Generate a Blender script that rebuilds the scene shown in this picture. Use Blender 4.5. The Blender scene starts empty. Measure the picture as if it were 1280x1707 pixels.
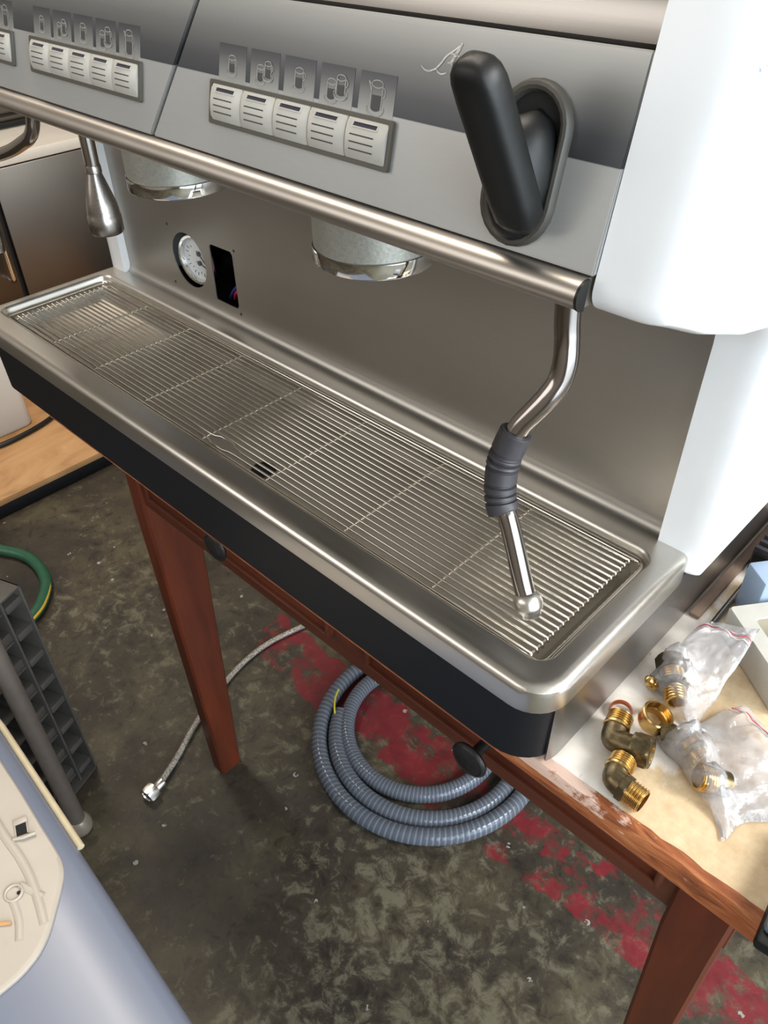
import bpy, bmesh, math, random
from mathutils import Vector, Matrix, noise
random.seed(7)
PI = math.pi
C = bpy.context.scene.collection
scn = bpy.context.scene

# ------------------------------------------------------------------ camera
cd = bpy.data.cameras.new('camera'); cam = bpy.data.objects.new('camera', cd); C.objects.link(cam)
Rr = [(0.72112292, 0.69268112, -0.01321346), (0.43595277, -0.46851109, -0.76840259), (-0.53844862, 0.54835228, -0.63983034)]
m = Matrix.Identity(4)
for i in range(3):
    m[i][0] = Rr[0][i]; m[i][1] = -Rr[1][i]; m[i][2] = -Rr[2][i]
m[0][3], m[1][3], m[2][3] = 0.88049893, -0.26432316, 0.38153827
cam.matrix_world = m
cd.sensor_fit = 'VERTICAL'; cd.sensor_height = 36.0; cd.sensor_width = 36.0
cd.lens = 1330.577 / 1707 * 36; cd.clip_start = 0.01
scn.camera = cam

# ------------------------------------------------------------------ light
w = bpy.data.worlds.new('world'); scn.world = w; w.use_nodes = True
w.node_tree.nodes['Background'].inputs[0].default_value = (0.82, 0.92, 1.0, 1)
w.node_tree.nodes['Background'].inputs[1].default_value = 2.2
def area(name, loc, target, sx, sy, power, col):
    l = bpy.data.lights.new(name, 'AREA'); l.shape = 'RECTANGLE'; l.size = sx; l.size_y = sy; l.energy = power; l.color = col
    o = bpy.data.objects.new(name, l); C.objects.link(o); o.location = loc
    o.rotation_euler = (Vector(target) - Vector(loc)).to_track_quat('-Z', 'Y').to_euler()
    return o
area('daylight_door', (2.7, -0.3, 0.75), (0.0, 0.2, 0.0), 2.4, 2.0, 70, (0.82, 0.92, 1.0))
area('window_key', (2.3, 0.75, 1.35), (0.8, 0.1, -0.1), 0.7, 0.7, 36, (1.0, 0.97, 0.92))
area('ceiling_tubes', (-0.5, 0.3, 1.93), (-0.5, 0.3, 0), 2.2, 0.3, 40, (1.0, 0.90, 0.78))
area('front_fill', (-0.3, -2.5, 1.15), (0.3, 0.2, 0.1), 3.6, 1.5, 40, (1.0, 0.97, 0.93))  # added fill light behind the camera, brightens panel and steel
scn.view_settings.view_transform = 'Standard'; scn.view_settings.look = 'None'
scn.view_settings.exposure = 0.25; scn.view_settings.gamma = 1.0
scn.view_settings.use_curve_mapping = False

# ------------------------------------------------------------------ helpers
def srgb(r, g, b):
    f = lambda c: (c / 255 / 12.92) if c / 255 <= 0.04045 else ((c / 255 + 0.055) / 1.055) ** 2.4
    return (f(r), f(g), f(b), 1)

class NT:
    def __init__(s, name):
        s.m = bpy.data.materials.new(name); s.m.use_nodes = True
        s.t = s.m.node_tree; s.b = s.t.nodes['Principled BSDF']; s.out = s.t.nodes['Material Output']
    def n(s, typ, **k):
        x = s.t.nodes.new(typ)
        for a, v in k.items(): setattr(x, a, v)
        return x
    def l(s, a, b): s.t.links.new(a, b)
    def coords(s, scale=(1, 1, 1), rot=(0, 0, 0)):
        g = s.n('ShaderNodeNewGeometry'); mp = s.n('ShaderNodeMapping')
        mp.inputs['Scale'].default_value = scale; mp.inputs['Rotation'].default_value = rot
        s.l(g.outputs['Position'], mp.inputs['Vector']); return mp.outputs[0]
    def noise(s, vec, scale, detail=4, rough=0.55, dist=0.0):
        x = s.n('ShaderNodeTexNoise'); x.inputs['Scale'].default_value = scale; x.inputs['Detail'].default_value = detail
        x.inputs['Roughness'].default_value = rough; x.inputs['Distortion'].default_value = dist
        s.l(vec, x.inputs['Vector']); return x.outputs[0]
    def ramp(s, fac, stops, interp='LINEAR'):
        x = s.n('ShaderNodeValToRGB'); x.color_ramp.interpolation = interp
        e = x.color_ramp.elements
        while len(e) < len(stops): e.new(0.5)
        for k, (p, c) in enumerate(stops): e[k].position = p; e[k].color = c if len(c) == 4 else (*c, 1)
        s.l(fac, x.inputs[0]); return x.outputs[0]
    def mix(s, fac, a, b):
        x = s.n('ShaderNodeMix', data_type='RGBA')
        if hasattr(fac, 'links'): s.l(fac, x.inputs[0])
        else: x.inputs[0].default_value = fac
        for v, i in ((a, 6), (b, 7)):
            if hasattr(v, 'links'): s.l(v, x.inputs[i])
            else: x.inputs[i].default_value = v
        return x.outputs[2]
    def math(s, op, a, b=0.0, c=0.0, clamp=False):
        x = s.n('ShaderNodeMath', operation=op); x.use_clamp = clamp
        for i, v in enumerate((a, b, c)):
            if hasattr(v, 'links'): s.l(v, x.inputs[i])
            else: x.inputs[i].default_value = v
        return x.outputs[0]
    def xyz(s):
        g = s.n('ShaderNodeNewGeometry'); p = s.n('ShaderNodeSeparateXYZ'); s.l(g.outputs['Position'], p.inputs[0]); return p.outputs
    def bump(s, h, strength=0.2, dist=0.001):
        x = s.n('ShaderNodeBump'); x.inputs['Strength'].default_value = strength; x.inputs['Distance'].default_value = dist
        s.l(h, x.inputs['Height']); s.l(x.outputs[0], s.b.inputs['Normal'])
    def set(s, **k):
        for a, v in k.items():
            i = s.b.inputs[{'col': 'Base Color', 'rough': 'Roughness', 'metal': 'Metallic', 'trans': 'Transmission Weight', 'ior': 'IOR', 'coat': 'Coat Weight', 'spec': 'Specular IOR Level', 'alpha': 'Alpha', 'aniso': 'Anisotropic'}[a]]
            if hasattr(v, 'links'): s.l(v, i)
            else: i.default_value = v
        return s

def simple(name, col, rough=0.5, metal=0.0, var=0.10, scale=60, bump=0.0, **k):
    t = NT(name); v = t.coords()
    nz = t.noise(v, scale, 4)
    dark = tuple(c * (1 - var) for c in col[:3]) + (1,); lite = tuple(min(1, c * (1 + var)) for c in col[:3]) + (1,)
    t.set(col=t.ramp(nz, [(0.3, dark), (0.7, lite)]), rough=rough, metal=metal, **k)
    if bump: t.bump(nz, bump, 0.0006)
    return t.m
def brushed(name, col, rough, axis='x', scale=900, amt=0.10, smear=True):
    t = NT(name); sc = {'x': (0.02, 1, 1), 'y': (1, 0.02, 1), 'z': (1, 1, 0.02)}[axis]
    v = t.coords(sc); nz = t.noise(v, scale, 2)
    big = t.noise(t.coords(), 9, 4)
    c0 = tuple(c * 0.90 for c in col[:3]) + (1,)
    t.set(col=t.mix(nz, c0, col), metal=1.0)
    r = t.math('ADD', t.math('MULTIPLY', nz, amt), t.math('MULTIPLY_ADD', big, 0.12 if smear else 0.0, rough - 0.06))
    t.set(rough=r); t.bump(nz, 0.012, 0.0002)
    return t.m

M = {}
M['steel'] = brushed('brushed_steel', srgb(214, 210, 203), 0.27)
M['steel_panel'] = brushed('steel_back_panel', srgb(178, 174, 168), 0.36)
M['steel_side'] = brushed('steel_side_panel', srgb(158, 155, 153), 0.36, 'y', 900, 0.03, False)
M['steel_top'] = brushed('top_cover_steel', srgb(158, 153, 148), 0.24)
M['steel_bar'] = brushed('front_bar_steel', srgb(190, 183, 175), 0.36)
M['steel_basin'] = simple('tray_basin_steel', srgb(184, 177, 166), 0.5, 0.8, 0.06, 14)
M['chrome'] = simple('chrome', srgb(225, 224, 222), 0.07, 1.0, 0.02)
M['wand_steel'] = simple('polished_tube_steel', srgb(158, 152, 148), 0.17, 1.0, 0.05)
M['wire'] = simple('grate_wire_steel', srgb(222, 216, 205), 0.16, 1.0, 0.05)
M['cast'] = None
t = NT('cast_group_metal'); v = t.coords(); nz = t.noise(v, 420, 5, 0.6); pit = t.noise(v, 900, 3, 0.5)
t.set(col=t.mix(t.ramp(pit, [(0.68, (0, 0, 0)), (0.75, (1, 1, 1))]), t.ramp(nz, [(0.3, srgb(158, 158, 150)), (0.7, srgb(176, 176, 168))]), srgb(80, 72, 62)), rough=0.5, metal=0.75)
t.bump(nz, 0.35, 0.0005); M['cast'] = t.m
M['black_paint'] = simple('black_satin_paint', srgb(15, 16, 20), 0.45, 0.0, 0.05, spec=0.3)
M['interior'] = simple('dark_interior', srgb(9, 9, 9), 0.8)
M['black_plastic'] = simple('black_plastic', srgb(17, 18, 18), 0.45, 0.0, 0.08, 300, 0.1, spec=0.35)
M['rubber'] = simple('grip_rubber', srgb(52, 50, 54), 0.5, 0.0, 0.10, 200, 0.1)
M['bezel_grey'] = simple('grey_rubber_bezel', srgb(66, 63, 57), 0.45, 0.0, 0.1, 150)
M['frame_grey'] = simple('button_frame_grey', srgb(86, 83, 75), 0.4, 0.3, 0.08)
M['button'] = simple('button_silver_plastic', srgb(186, 183, 175), 0.42, 0.2, 0.03)
M['slot'] = simple('button_slot_dark', srgb(66, 62, 56), 0.6)
M['led'] = simple('indicator_lens', srgb(58, 58, 70), 0.2)
M['white'] = simple('white_enamel_plastic', srgb(234, 235, 236), 0.25, 0.0, 0.01)
M['line_light'] = simple('icon_outline_print', srgb(176, 175, 170), 0.5)
M['line_dark'] = simple('icon_fill_print', srgb(66, 66, 66), 0.5)
M['logo'] = simple('script_logo_silver', srgb(205, 204, 200), 0.3, 0.5)
M['dial'] = simple('gauge_dial_white', srgb(205, 207, 206), 0.25, 0.0, 0.04)
M['dial_mark'] = simple('gauge_mark_grey', srgb(82, 82, 84), 0.4)
M['wire_red'] = simple('red_cable', srgb(200, 40, 60), 0.4)
M['wire_blue'] = simple('blue_cable', srgb(50, 60, 130), 0.4)

BY, BZ, ANG = 0.0203, 0.2447, 0.2295
XL, XR, D = 0.0312, 0.7239, 0.1776
W = 0.75
ZT = -0.088; ZF = -0.785

# printed two-tone front panel: gradient belongs to the print (position along the slope)
def panel_material(name, s0, s1, stops):
    t = NT(name); p = t.xyz()
    z = p[2]
    fac = t.math('MULTIPLY_ADD', z, 1 / ((s1 - s0) * math.cos(ANG)), -(BZ + s0 * math.cos(ANG)) / ((s1 - s0) * math.cos(ANG)), True)
    fine = t.noise(t.coords((0.1, 1, 1)), 700, 2)
    c = t.ramp(fac, stops)
    t.set(col=t.mix(t.math('MULTIPLY', fine, 0.08), c, (0.05, 0.05, 0.05, 1)), rough=0.36, metal=0.35)
    return t.m
M['panel'] = panel_material('front_panel_print', 0.0, 0.0815, [(0.0, srgb(170, 170, 168)), (0.5035, srgb(172, 172, 170)), (0.506, srgb(62, 64, 69)), (0.62, srgb(76, 77, 80)), (0.80, srgb(118, 118, 116)), (0.97, srgb(160, 159, 155)), (1.0, srgb(172, 170, 165))])
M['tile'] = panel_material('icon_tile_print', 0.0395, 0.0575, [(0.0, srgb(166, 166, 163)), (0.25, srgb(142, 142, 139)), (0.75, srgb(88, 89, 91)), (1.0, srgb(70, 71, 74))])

def finish(me, mats, ang=35):
    for p in me.polygons: p.use_smooth = True
    me.set_sharp_from_angle(angle=math.radians(ang))
    for x in (mats if isinstance(mats, (list, tuple)) else [mats]): me.materials.append(x)
def obj(name, bm, mats, parent=None, ang=35, rec=True):
    if rec: bmesh.ops.recalc_face_normals(bm, faces=bm.faces[:])
    me = bpy.data.meshes.new(name); bm.to_mesh(me); bm.free()
    finish(me, mats, ang)
    o = bpy.data.objects.new(name, me); C.objects.link(o)
    if parent is not None:
        o.parent = parent
        # meshes are written in world coordinates: undo the offset of the thing's empty
        if parent.parent is None: o.matrix_parent_inverse = Matrix.Translation(-parent.location)
    return o
def thing(name, label, cat, loc, group=None):
    o = bpy.data.objects.new(name, None); o.empty_display_size = 0.05; C.objects.link(o); o.location = loc
    return tag(o, label, cat, group)
def tag(o, label, cat, group=None):
    o['label'] = label; o['category'] = cat
    if group: o['group'] = group
    return o
def struct(o): o['kind'] = 'structure'; return o

def box(bm, x0, x1, y0, y1, z0, z1, bev=0.0, mat=0, seg=2, M4=None):
    vs = [bm.verts.new((x, y, z)) for x in (x0, x1) for y in (y0, y1) for z in (z0, z1)]
    idx = [(0, 1, 3, 2), (4, 6, 7, 5), (0, 4, 5, 1), (2, 3, 7, 6), (0, 2, 6, 4), (1, 5, 7, 3)]
    fs = [bm.faces.new([vs[i] for i in f]) for f in idx]
    for f in fs: f.material_index = mat
    geo = vs
    if bev > 0:
        es = list({e for f in fs for e in f.edges})
        r = bmesh.ops.bevel(bm, geom=es, offset=bev, segments=seg, affect='EDGES', profile=0.5, material=mat)
        geo = list({v for f in r['faces'] for v in f.verts} | {v for v in vs if v.is_valid})
    if M4 is not None: bmesh.ops.transform(bm, matrix=M4, verts=geo)
    return geo
def loft(bm, loops, closed=True, caps=True, mat=0):
    L = [[bm.verts.new(p) for p in lp] for lp in loops]
    n = len(L[0])
    for a, b in zip(L, L[1:]):
        for i in range(n if closed else n - 1):
            j = (i + 1) % n
            f = bm.faces.new((a[i], a[j], b[j], b[i])); f.material_index = mat
    if caps and closed:
        for lp in (L[0], L[-1]):
            f = bm.faces.new(lp); f.material_index = mat
    return L
def frame_of(d):
    d = Vector(d).normalized()
    u = d.cross(Vector((0, 0, 1)))
    if u.length < 1e-3: u = Vector((1, 0, 0))
    u.normalize(); return u, d.cross(u).normalized()
def catmull(pts, sub=8, closed=False):
    P = [Vector(p) for p in pts]; n = len(P); out = []
    rng = range(n if closed else n - 1)
    for i in rng:
        g = (lambda k: P[k % n]) if closed else (lambda k: P[max(0, min(n - 1, k))])
        a, b, c, d = g(i - 1), g(i), g(i + 1), g(i + 2)
        for k in range(sub):
            t = k / sub
            out.append(0.5 * ((2 * b) + (c - a) * t + (2 * a - 5 * b + 4 * c - d) * t * t + (3 * b - a - 3 * c + d) * t ** 3))
    if not closed: out.append(P[-1])
    return out
def tube(bm, pts, r, seg=12, closed=False, mat=0, caps=True):
    P = [Vector(p) for p in pts]; n = len(P)
    loops = []; u = None
    for i, p in enumerate(P):
        if closed: d = P[(i + 1) % n] - P[i - 1]
        else: d = P[min(i + 1, n - 1)] - P[max(i - 1, 0)]
        d.normalize()
        if u is None: u, _ = frame_of(d)
        u = (u - d * u.dot(d)); u.normalize(); v = d.cross(u)
        rr = r(i / max(1, n - 1)) if callable(r) else (r[i] if isinstance(r, (list, tuple)) else r)
        loops.append([p + (u * math.cos(2 * PI * k / seg) + v * math.sin(2 * PI * k / seg)) * rr for k in range(seg)])
    if closed: loops.append(loops[0])
    if closed:
        L = [[bm.verts.new(p) for p in lp] for lp in loops[:-1]]
        for a in range(len(L)):
            A, B = L[a], L[(a + 1) % len(L)]
            for i in range(seg):
                f = bm.faces.new((A[i], A[(i + 1) % seg], B[(i + 1) % seg], B[i])); f.material_index = mat
    else: loft(bm, loops, True, caps, mat)
def lathe(bm, prof, seg=32, M4=None, mat=0, caps=True, ngon=None):
    loops = []
    for r, z in prof:
        loops.append([Vector((max(r, 1e-5) * math.cos(2 * PI * k / seg), max(r, 1e-5) * math.sin(2 * PI * k / seg), z)) for k in range(seg)])
    if M4 is not None: loops = [[M4 @ p for p in lp] for lp in loops]
    loft(bm, loops, True, caps, mat)
def axis_m(loc, d):
    u, v = frame_of(d); d = Vector(d).normalized()
    m = Matrix((u, v, d)).transposed().to_4x4(); m.translation = Vector(loc); return m
def prism(bm, poly2, a, b, fn, mat=0):
    loft(bm, [[fn(p, a) for p in poly2], [fn(p, b) for p in poly2]], True, True, mat)
def rrect(x0, x1, y0, y1, r, n=6):
    out = []
    for cx, cy, a0 in ((x1 - r, y0 + r, -PI / 2), (x1 - r, y1 - r, 0), (x0 + r, y1 - r, PI / 2), (x0 + r, y0 + r, PI)):
        for k in range(n + 1):
            a = a0 + PI / 2 * k / n; out.append((cx + r * math.cos(a), cy + r * math.sin(a)))
    return out
def PP(x, s, d=0.0):
    return Vector((x, BY + s * math.sin(ANG) - d * math.cos(ANG), BZ + s * math.cos(ANG) + d * math.sin(ANG)))
NB = bmesh.new

# ------------------------------------------------------------------ the room
t = NT('concrete_floor'); v = t.coords(); p = t.xyz()
n1 = t.noise(v, 5.5, 6, 0.65, 0.3); n2 = t.noise(v, 38, 6, 0.7, 0.4); n3 = t.noise(v, 130, 3, 0.6); n4 = t.noise(v, 2.2, 3)
base = t.ramp(n1, [(0.30, srgb(36, 32, 28)), (0.50, srgb(62, 55, 44)), (0.68, srgb(86, 79, 60))])
spots = t.ramp(t.math('ADD', n2, t.math('ADD', t.math('MULTIPLY', t.math('SUBTRACT', n4, 0.5), 0.5), t.math('MULTIPLY_ADD', p[0], 0.13, -0.050, False))), [(0.52, (0, 0, 0)), (0.64, (1, 1, 1))])
base = t.mix(t.math('MULTIPLY', spots, 0.6), base, srgb(118, 113, 93))
dark = t.ramp(n2, [(0.36, (1, 1, 1)), (0.46, (0, 0, 0))])
base = t.mix(t.math('MULTIPLY', dark, 0.55), base, srgb(20, 19, 19))
# worn red painted line running along the table
yy = t.math('ADD', t.math('SUBTRACT', p[1], 0.318), t.math('MULTIPLY', t.math('SUBTRACT', t.noise(v, 14, 4), 0.5), 0.07))
band = t.math('LESS_THAN', t.math('ABSOLUTE', yy), 0.048)
wear = t.ramp(t.math('ADD', t.noise(v, 11, 6, 0.7), t.math('MULTIPLY', t.noise(v, 60, 4), 0.25)), [(0.57, (0, 0, 0)), (0.67, (1, 1, 1))])
rgt = t.math('GREATER_THAN', t.math('MULTIPLY_ADD', n1, 0.12, p[0]), 0.03)
red = t.mix(n2, srgb(80, 18, 26), srgb(144, 32, 44))
base = t.mix(t.math('MULTIPLY', t.math('MULTIPLY', t.math('MULTIPLY', band, rgt), wear), 0.9), base, red)
fl = t.n('ShaderNodeTexVoronoi'); fl.inputs['Scale'].default_value = 17; t.l(v, fl.inputs['Vector'])
fleck = t.math('LESS_THAN', fl.outputs['Distance'], 0.075)
base = t.mix(t.math('MULTIPLY', fleck, t.math('GREATER_THAN', n3, 0.5)), base, srgb(150, 148, 142))
t.set(col=base, rough=t.math('MULTIPLY_ADD', n2, 0.35, 0.38), spec=0.4); t.bump(n2, 0.25, 0.002)
M['floor'] = t.m
M['wall'] = simple('workshop_wall_paint', srgb(150, 140, 128), 0.8, 0, 0.12, 3)
M['ceil'] = simple('ceiling_paint', srgb(168, 162, 152), 0.85, 0, 0.08, 3)
RX0, RX1, RY0, RY1, RZ = -2.6, 2.9, -2.6, 2.4, 2.0
b = NB(); box(b, RX0 - .1, RX1 + .1, RY0 - .1, RY1 + .1, ZF - .1, ZF); struct(obj('floor', b, M['floor']))
b = NB(); box(b, RX0 - .1, RX1 + .1, RY0 - .1, RY1 + .1, RZ, RZ + .1); struct(obj('ceiling', b, M['ceil']))
b = NB(); box(b, RX0 - .1, RX0, RY0, RY1, ZF, RZ); struct(obj('wall_left', b, M['wall']))
b = NB(); box(b, RX0 - .1, RX1 + .1, RY1, RY1 + .1, ZF, RZ); struct(obj('wall_back', b, M['wall']))
b = NB(); box(b, RX0 - .1, RX1 + .1, RY0 - .1, RY0, ZF, RZ); struct(obj('wall_front', b, M['wall']))
b = NB(); box(b, RX1, RX1 + .1, RY0, -1.7, ZF, RZ); box(b, RX1, RX1 + .1, 1.3, RY1, ZF, RZ); box(b, RX1, RX1 + .1, -1.7, 1.3, 1.75, RZ)
struct(obj('wall_right', b, M['wall']))

# ------------------------------------------------------------------ wooden table
t = NT('red_brown_wood'); v = t.coords((0.12, 1, 1)); nz = t.noise(v, 45, 5, 0.6, 0.6); bg = t.noise(t.coords(), 6, 3)
t.set(col=t.mix(t.math('MULTIPLY', bg, 0.5), t.ramp(nz, [(0.3, srgb(72, 32, 18)), (0.7, srgb(102, 50, 28))]), srgb(66, 30, 20)), rough=0.42); t.bump(nz, 0.15, 0.001); M['wood'] = t.m
t = NT('red_brown_wood_upright'); v = t.coords((1, 1, 0.12)); nz = t.noise(v, 45, 5, 0.6, 0.6)
t.set(col=t.ramp(nz, [(0.3, srgb(72, 28, 13)), (0.7, srgb(98, 42, 19))]), rough=0.4); t.bump(nz, 0.1, 0.001); M['wood_leg'] = t.m
t = NT('worn_edge_wood'); v = t.coords((0.15, 1, 1)); nz = t.noise(v, 160, 5, 0.7, 0.8)
pp_ = t.xyz(); pt_ = t.ramp(t.math('ADD', t.noise(t.coords((.5, 1, 1)), 90, 5, .7), t.math('MULTIPLY', t.math('SUBTRACT', .80, pp_[0]), 3.0)), [(0.52, (0, 0, 0)), (0.60, (1, 1, 1))])
up_ = t.math('GREATER_THAN', pp_[2], -.0945)
t.set(col=t.mix(t.math('MULTIPLY', t.math('MULTIPLY', pt_, up_), 0.75), t.ramp(nz, [(0.28, srgb(84, 44, 24)), (0.5, srgb(152, 84, 44)), (0.75, srgb(196, 132, 84))]), srgb(222, 196, 180)), rough=0.55); t.bump(nz, 0.5, 0.0015); M['edge_wood'] = t.m
t = NT('worn_table_board'); v = t.coords(); n1 = t.noise(v, 16, 6, 0.6, 0.3); n2 = t.noise(v, 120, 5, 0.6); p = t.xyz()
tan = t.ramp(n2, [(0.25, srgb(200, 172, 134)), (0.75, srgb(226, 202, 166))])
white = t.ramp(n2, [(0.25, srgb(226, 216, 204)), (0.75, srgb(240, 234, 226))])
nearm = t.math('MULTIPLY', t.math('SUBTRACT', 0.80, p[0]), 3.5)
fac = t.ramp(t.math('ADD', n1, nearm), [(0.50, (0, 0, 0)), (0.56, (1, 1, 1))])
c = t.mix(fac, tan, white)
scr = t.ramp(t.noise(t.coords((1, 0.35, 1), (0, 0, 0.6)), 170, 3, 0.5), [(0.70, (0, 0, 0)), (0.74, (1, 1, 1))])
c = t.mix(t.math('MULTIPLY', scr, 0.5), c, srgb(150, 112, 72))
t.set(col=c, rough=0.5); t.bump(n2, 0.1, 0.0006); M['board'] = t.m
M['knob'] = simple('dark_metal_knob', srgb(40, 38, 38), 0.45, 0.5, 0.25, 300, 0.3)

TX0, TX1, TY0, TY1 = 0.08, 0.925, 0.0175, 0.62
table = thing('wooden_table', 'reddish-brown wooden table with worn cream top under the coffee machine', 'table', (0.5, 0.3, ZF))
b = NB(); box(b, TX0 + .012, TX1, TY0 + .008, TY1, ZT - .0185, ZT, 0.0006, 0, 1); obj('tabletop', b, M['board'], table)
# ragged front edge lipping (worn, irregular upper line)
b = NB(); loops = []
N = 120
for k in range(N + 1):
    x = TX0 + (TX1 - TX0) * k / N
    j = (noise.noise(Vector((x * 60, 0, 0))) * 0.0016 + noise.noise(Vector((x * 170, 3, 0))) * 0.0009)
    yb = TY0 + 0.008
    loops.append([(x, TY0 + .003, ZT - .0195), (x, TY0 + .0005, ZT - .017), (x, TY0, ZT - .010), (x, TY0 + .001 + j * .3, ZT - .0035), (x, TY0 + .0035 + j, ZT + 0.0003), (x, yb + .003 + j, ZT + .0004), (x, yb + .003, ZT - .010), (x, yb + .003, ZT - .0195)])
loft(b, loops); obj('edge_strip', b, M['edge_wood'], table)
AY = 0.0655; AZ0 = -0.2275
b = NB(); box(b, 0.125, 0.885, AY + .004, AY + .022, AZ0, ZT - .0187, 0.002); obj('front_apron', b, M['wood'], table)
b = NB(); box(b, 0.125, 0.885, TY1 - .06, TY1 - .04, AZ0, ZT - .0187, 0.002); obj('rear_apron', b, M['wood'], table)
for x in (0.125, 0.865):
    b = NB(); box(b, x, x + .018, AY + .03, TY1 - .05, AZ0, ZT - .0187, 0.002); obj('side_apron', b, M['wood'], table)
for (x0, x1) in ((0.170, 0.4829), (0.530, 0.832)):
    b = NB(); box(b, x0, x1, AY - .0005, AY + .006, AZ0 + .026, ZT - .026, 0.002)
    # raised bead round the drawer front
    for (a0, a1, c0, c1) in ((x0 + .003, x1 - .003, AZ0 + .026, AZ0 + .031), (x0 + .003, x1 - .003, ZT - .032, ZT - .027), (x0 + .001, x0 + .006, AZ0 + .026, ZT - .027), (x1 - .006, x1 - .001, AZ0 + .026, ZT - .027)):
        box(b, a0, a1, AY - .004, AY + .002, c0, c1, 0.0015)
    dr = obj('drawer_front', b, M['wood'], table)
    kx, kz = (0.3525, -0.1450) if x0 < .3 else (0.6755, -0.1712)
    b = NB(); lathe(b, [(0, .0335), (.0115, .0335), (.0128, .0326), (.0142, .0332), (.0160, .0318), (.0166, .0300), (.0158, .0282), (.0110, .0275), (.0055, .0262), (.0048, .0200), (.0048, .008), (.0065, .002), (.0065, -.001)], 32, axis_m((kx, AY, kz), (0, -1, 0)))
    obj('knob', b, M['knob'], dr)
def leg(x0t, x1t, y0t, y1t, x0b, x1b, y0b, y1b):
    b = NB(); ls = []
    for (x0, x1, y0, y1, z) in ((x0b, x1b, y0b, y1b, ZF), (x0t, x1t, y0t, y1t, AZ0 - .02), (x0t, x1t, y0t, y1t, ZT - .0187)):
        c = .003
        ls.append([(x0 + c, y0, z), (x1 - c, y0, z), (x1, y0 + c, z), (x1, y1 - c, z), (x1 - c, y1, z), (x0 + c, y1, z), (x0, y1 - c, z), (x0, y0 + c, z)])
    loft(b, ls); obj('leg', b, M['wood_leg'], table)
leg(.122, .150, AY, .137, .145, .1735, .0695, .106)
leg(.8405, .8832, AY, .125, .862, .889, .072, .105)
leg(.122, .150, TY1 - .10, TY1 - .04, .145, .1735, TY1 - .09, TY1 - .05)
leg(.8405, .8832, TY1 - .10, TY1 - .04, .862, .889, TY1 - .09, TY1 - .05)

# ------------------------------------------------------------------ espresso machine
mach = thing('espresso_machine', 'white and stainless two-group espresso machine standing on the wooden table', 'espresso machine', (0.375, 0.25, ZT))
# base: black front and rounded corners, steel ends
BZ0 = -0.0868
def ring2(x0, x1, y0, y1, r, z): return [(a, c, z) for a, c in rrect(x0, x1, y0, y1, r, 8)]
b = NB(); LB = loft(b, [ring2(.008, .742, .010, .5, .030, BZ0), ring2(.004, .746, .005, .5, .032, BZ0 + .006), ring2(.003, .747, .004, .5, .030, -.022), ring2(.003, .747, .004, .5, .030, -.0185)], True, False); b.faces.new(LB[0])
obj('base', b, M['black_paint'], mach)
for sx in (1, -1):
    f = (lambda x: x) if sx > 0 else (lambda x: .75 - x)
    arc_ = [(.717 + .0308 * math.cos(math.radians(-24 + 24 * k / 8)), .034 + .0308 * math.sin(math.radians(-24 + 24 * k / 8))) for k in range(9)] + [(.7478, .500)]
    inn_ = [(.717 + .0285 * math.cos(math.radians(-24 + 24 * k / 8)), .034 + .0285 * math.sin(math.radians(-24 + 24 * k / 8))) for k in range(9)] + [(.7455, .500)]
    b = NB(); loft(b, [[(f(x), y, z) for x, y in arc_ + inn_[::-1]] for z in (BZ0 + .003, -.0205)])
    obj('end_panel', b, M['steel_side'], mach)
# drip tray: rim and basin
b = NB()
prof = [(0.004, 0.004, .030, -.0225), (0.0, 0.0, .026, -.021), (0.0, 0.0, .024, -.006), (.0012, .0012, .022, -.0022), (.0038, .0038, .020, 0.0), (.0075, .0075, .018, .0006)]
loops = []
def outer(off, r, z): return [(a, c, z) for a, c in rrect(off, W - off, off, .188 - off * .4, max(r, .012), 8)]
for o1, o2, r, z in prof: loops.append(outer(o1, r, z))
def inner(off, r, z): return [(a, c, z) for a, c in rrect(.0125 + off, .7325 - off, .0225 + off, .158 - off, r, 8)]
for off, r, z in ((0, .014, .0002), (.0012, .013, -.0008), (.002, .012, -.003), (.003, .012, -.0095), (.0055, .011, -.0105)): loops.append(inner(off, r, z))
loft(b, loops, True, False)
dt = obj('drip_tray', b, M['steel'], mach)
b = NB(); L = loft(b, [inner(off, r, z) for off, r, z in ((.0055, .011, -.0105), (.009, .010, -.0125), (.012, .010, -.020), (.016, .010, -.0235))], True, False)
b.faces.new(L[-1]); obj('tray_basin', b, M['steel_basin'], dt)
b = NB(); lathe(b, [(0.0, .0004), (.0085, .0004), (.0105, .0012), (.0110, .0), (.0110, -.001)], 24, Matrix.Translation((.4265, .053, -.0234)), 0)
dro = obj('drain_hole', b, M['interior'], mach)
# back panel with cut-outs
YP = D + .004
def loopverts(bm, pts): 
    vs = [bm.verts.new(p) for p in pts]; return [bm.edges.new((vs[i], vs[(i + 1) % len(vs)])) for i in range(len(vs))]
b = NB(); es = []
ZB = .010; ZTp = .2525
es += loopverts(b, [(XL - .010, YP, ZB), (XR, YP, ZB), (XR, YP, ZTp), (XL - .010, YP, ZTp)])
GC = (.1600, .0478); GR = .0292
es += loopverts(b, [(GC[0] + GR * math.cos(2 * PI * k / 40), YP, GC[1] + GR * math.sin(2 * PI * k / 40)) for k in range(40)])
es += loopverts(b, [(.2010, YP, .0172), (.2356, YP, .0172), (.2388, YP, .0205), (.2388, YP, .0745), (.2362, YP, .0775), (.2040, YP, .0768), (.2015, YP, .074), (.2000, YP, .0195)])
for hx, hz in ((.1286, .0792), (.1246, .0140), (.2425, .0800), (.2405, .0125)):
    es += loopverts(b, [(hx + .0016 * math.cos(2 * PI * k / 10), YP, hz + .0016 * math.sin(2 * PI * k / 10)) for k in range(10)])
r = bmesh.ops.triangle_fill(b, use_beauty=True, use_dissolve=False, edges=es)
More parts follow.
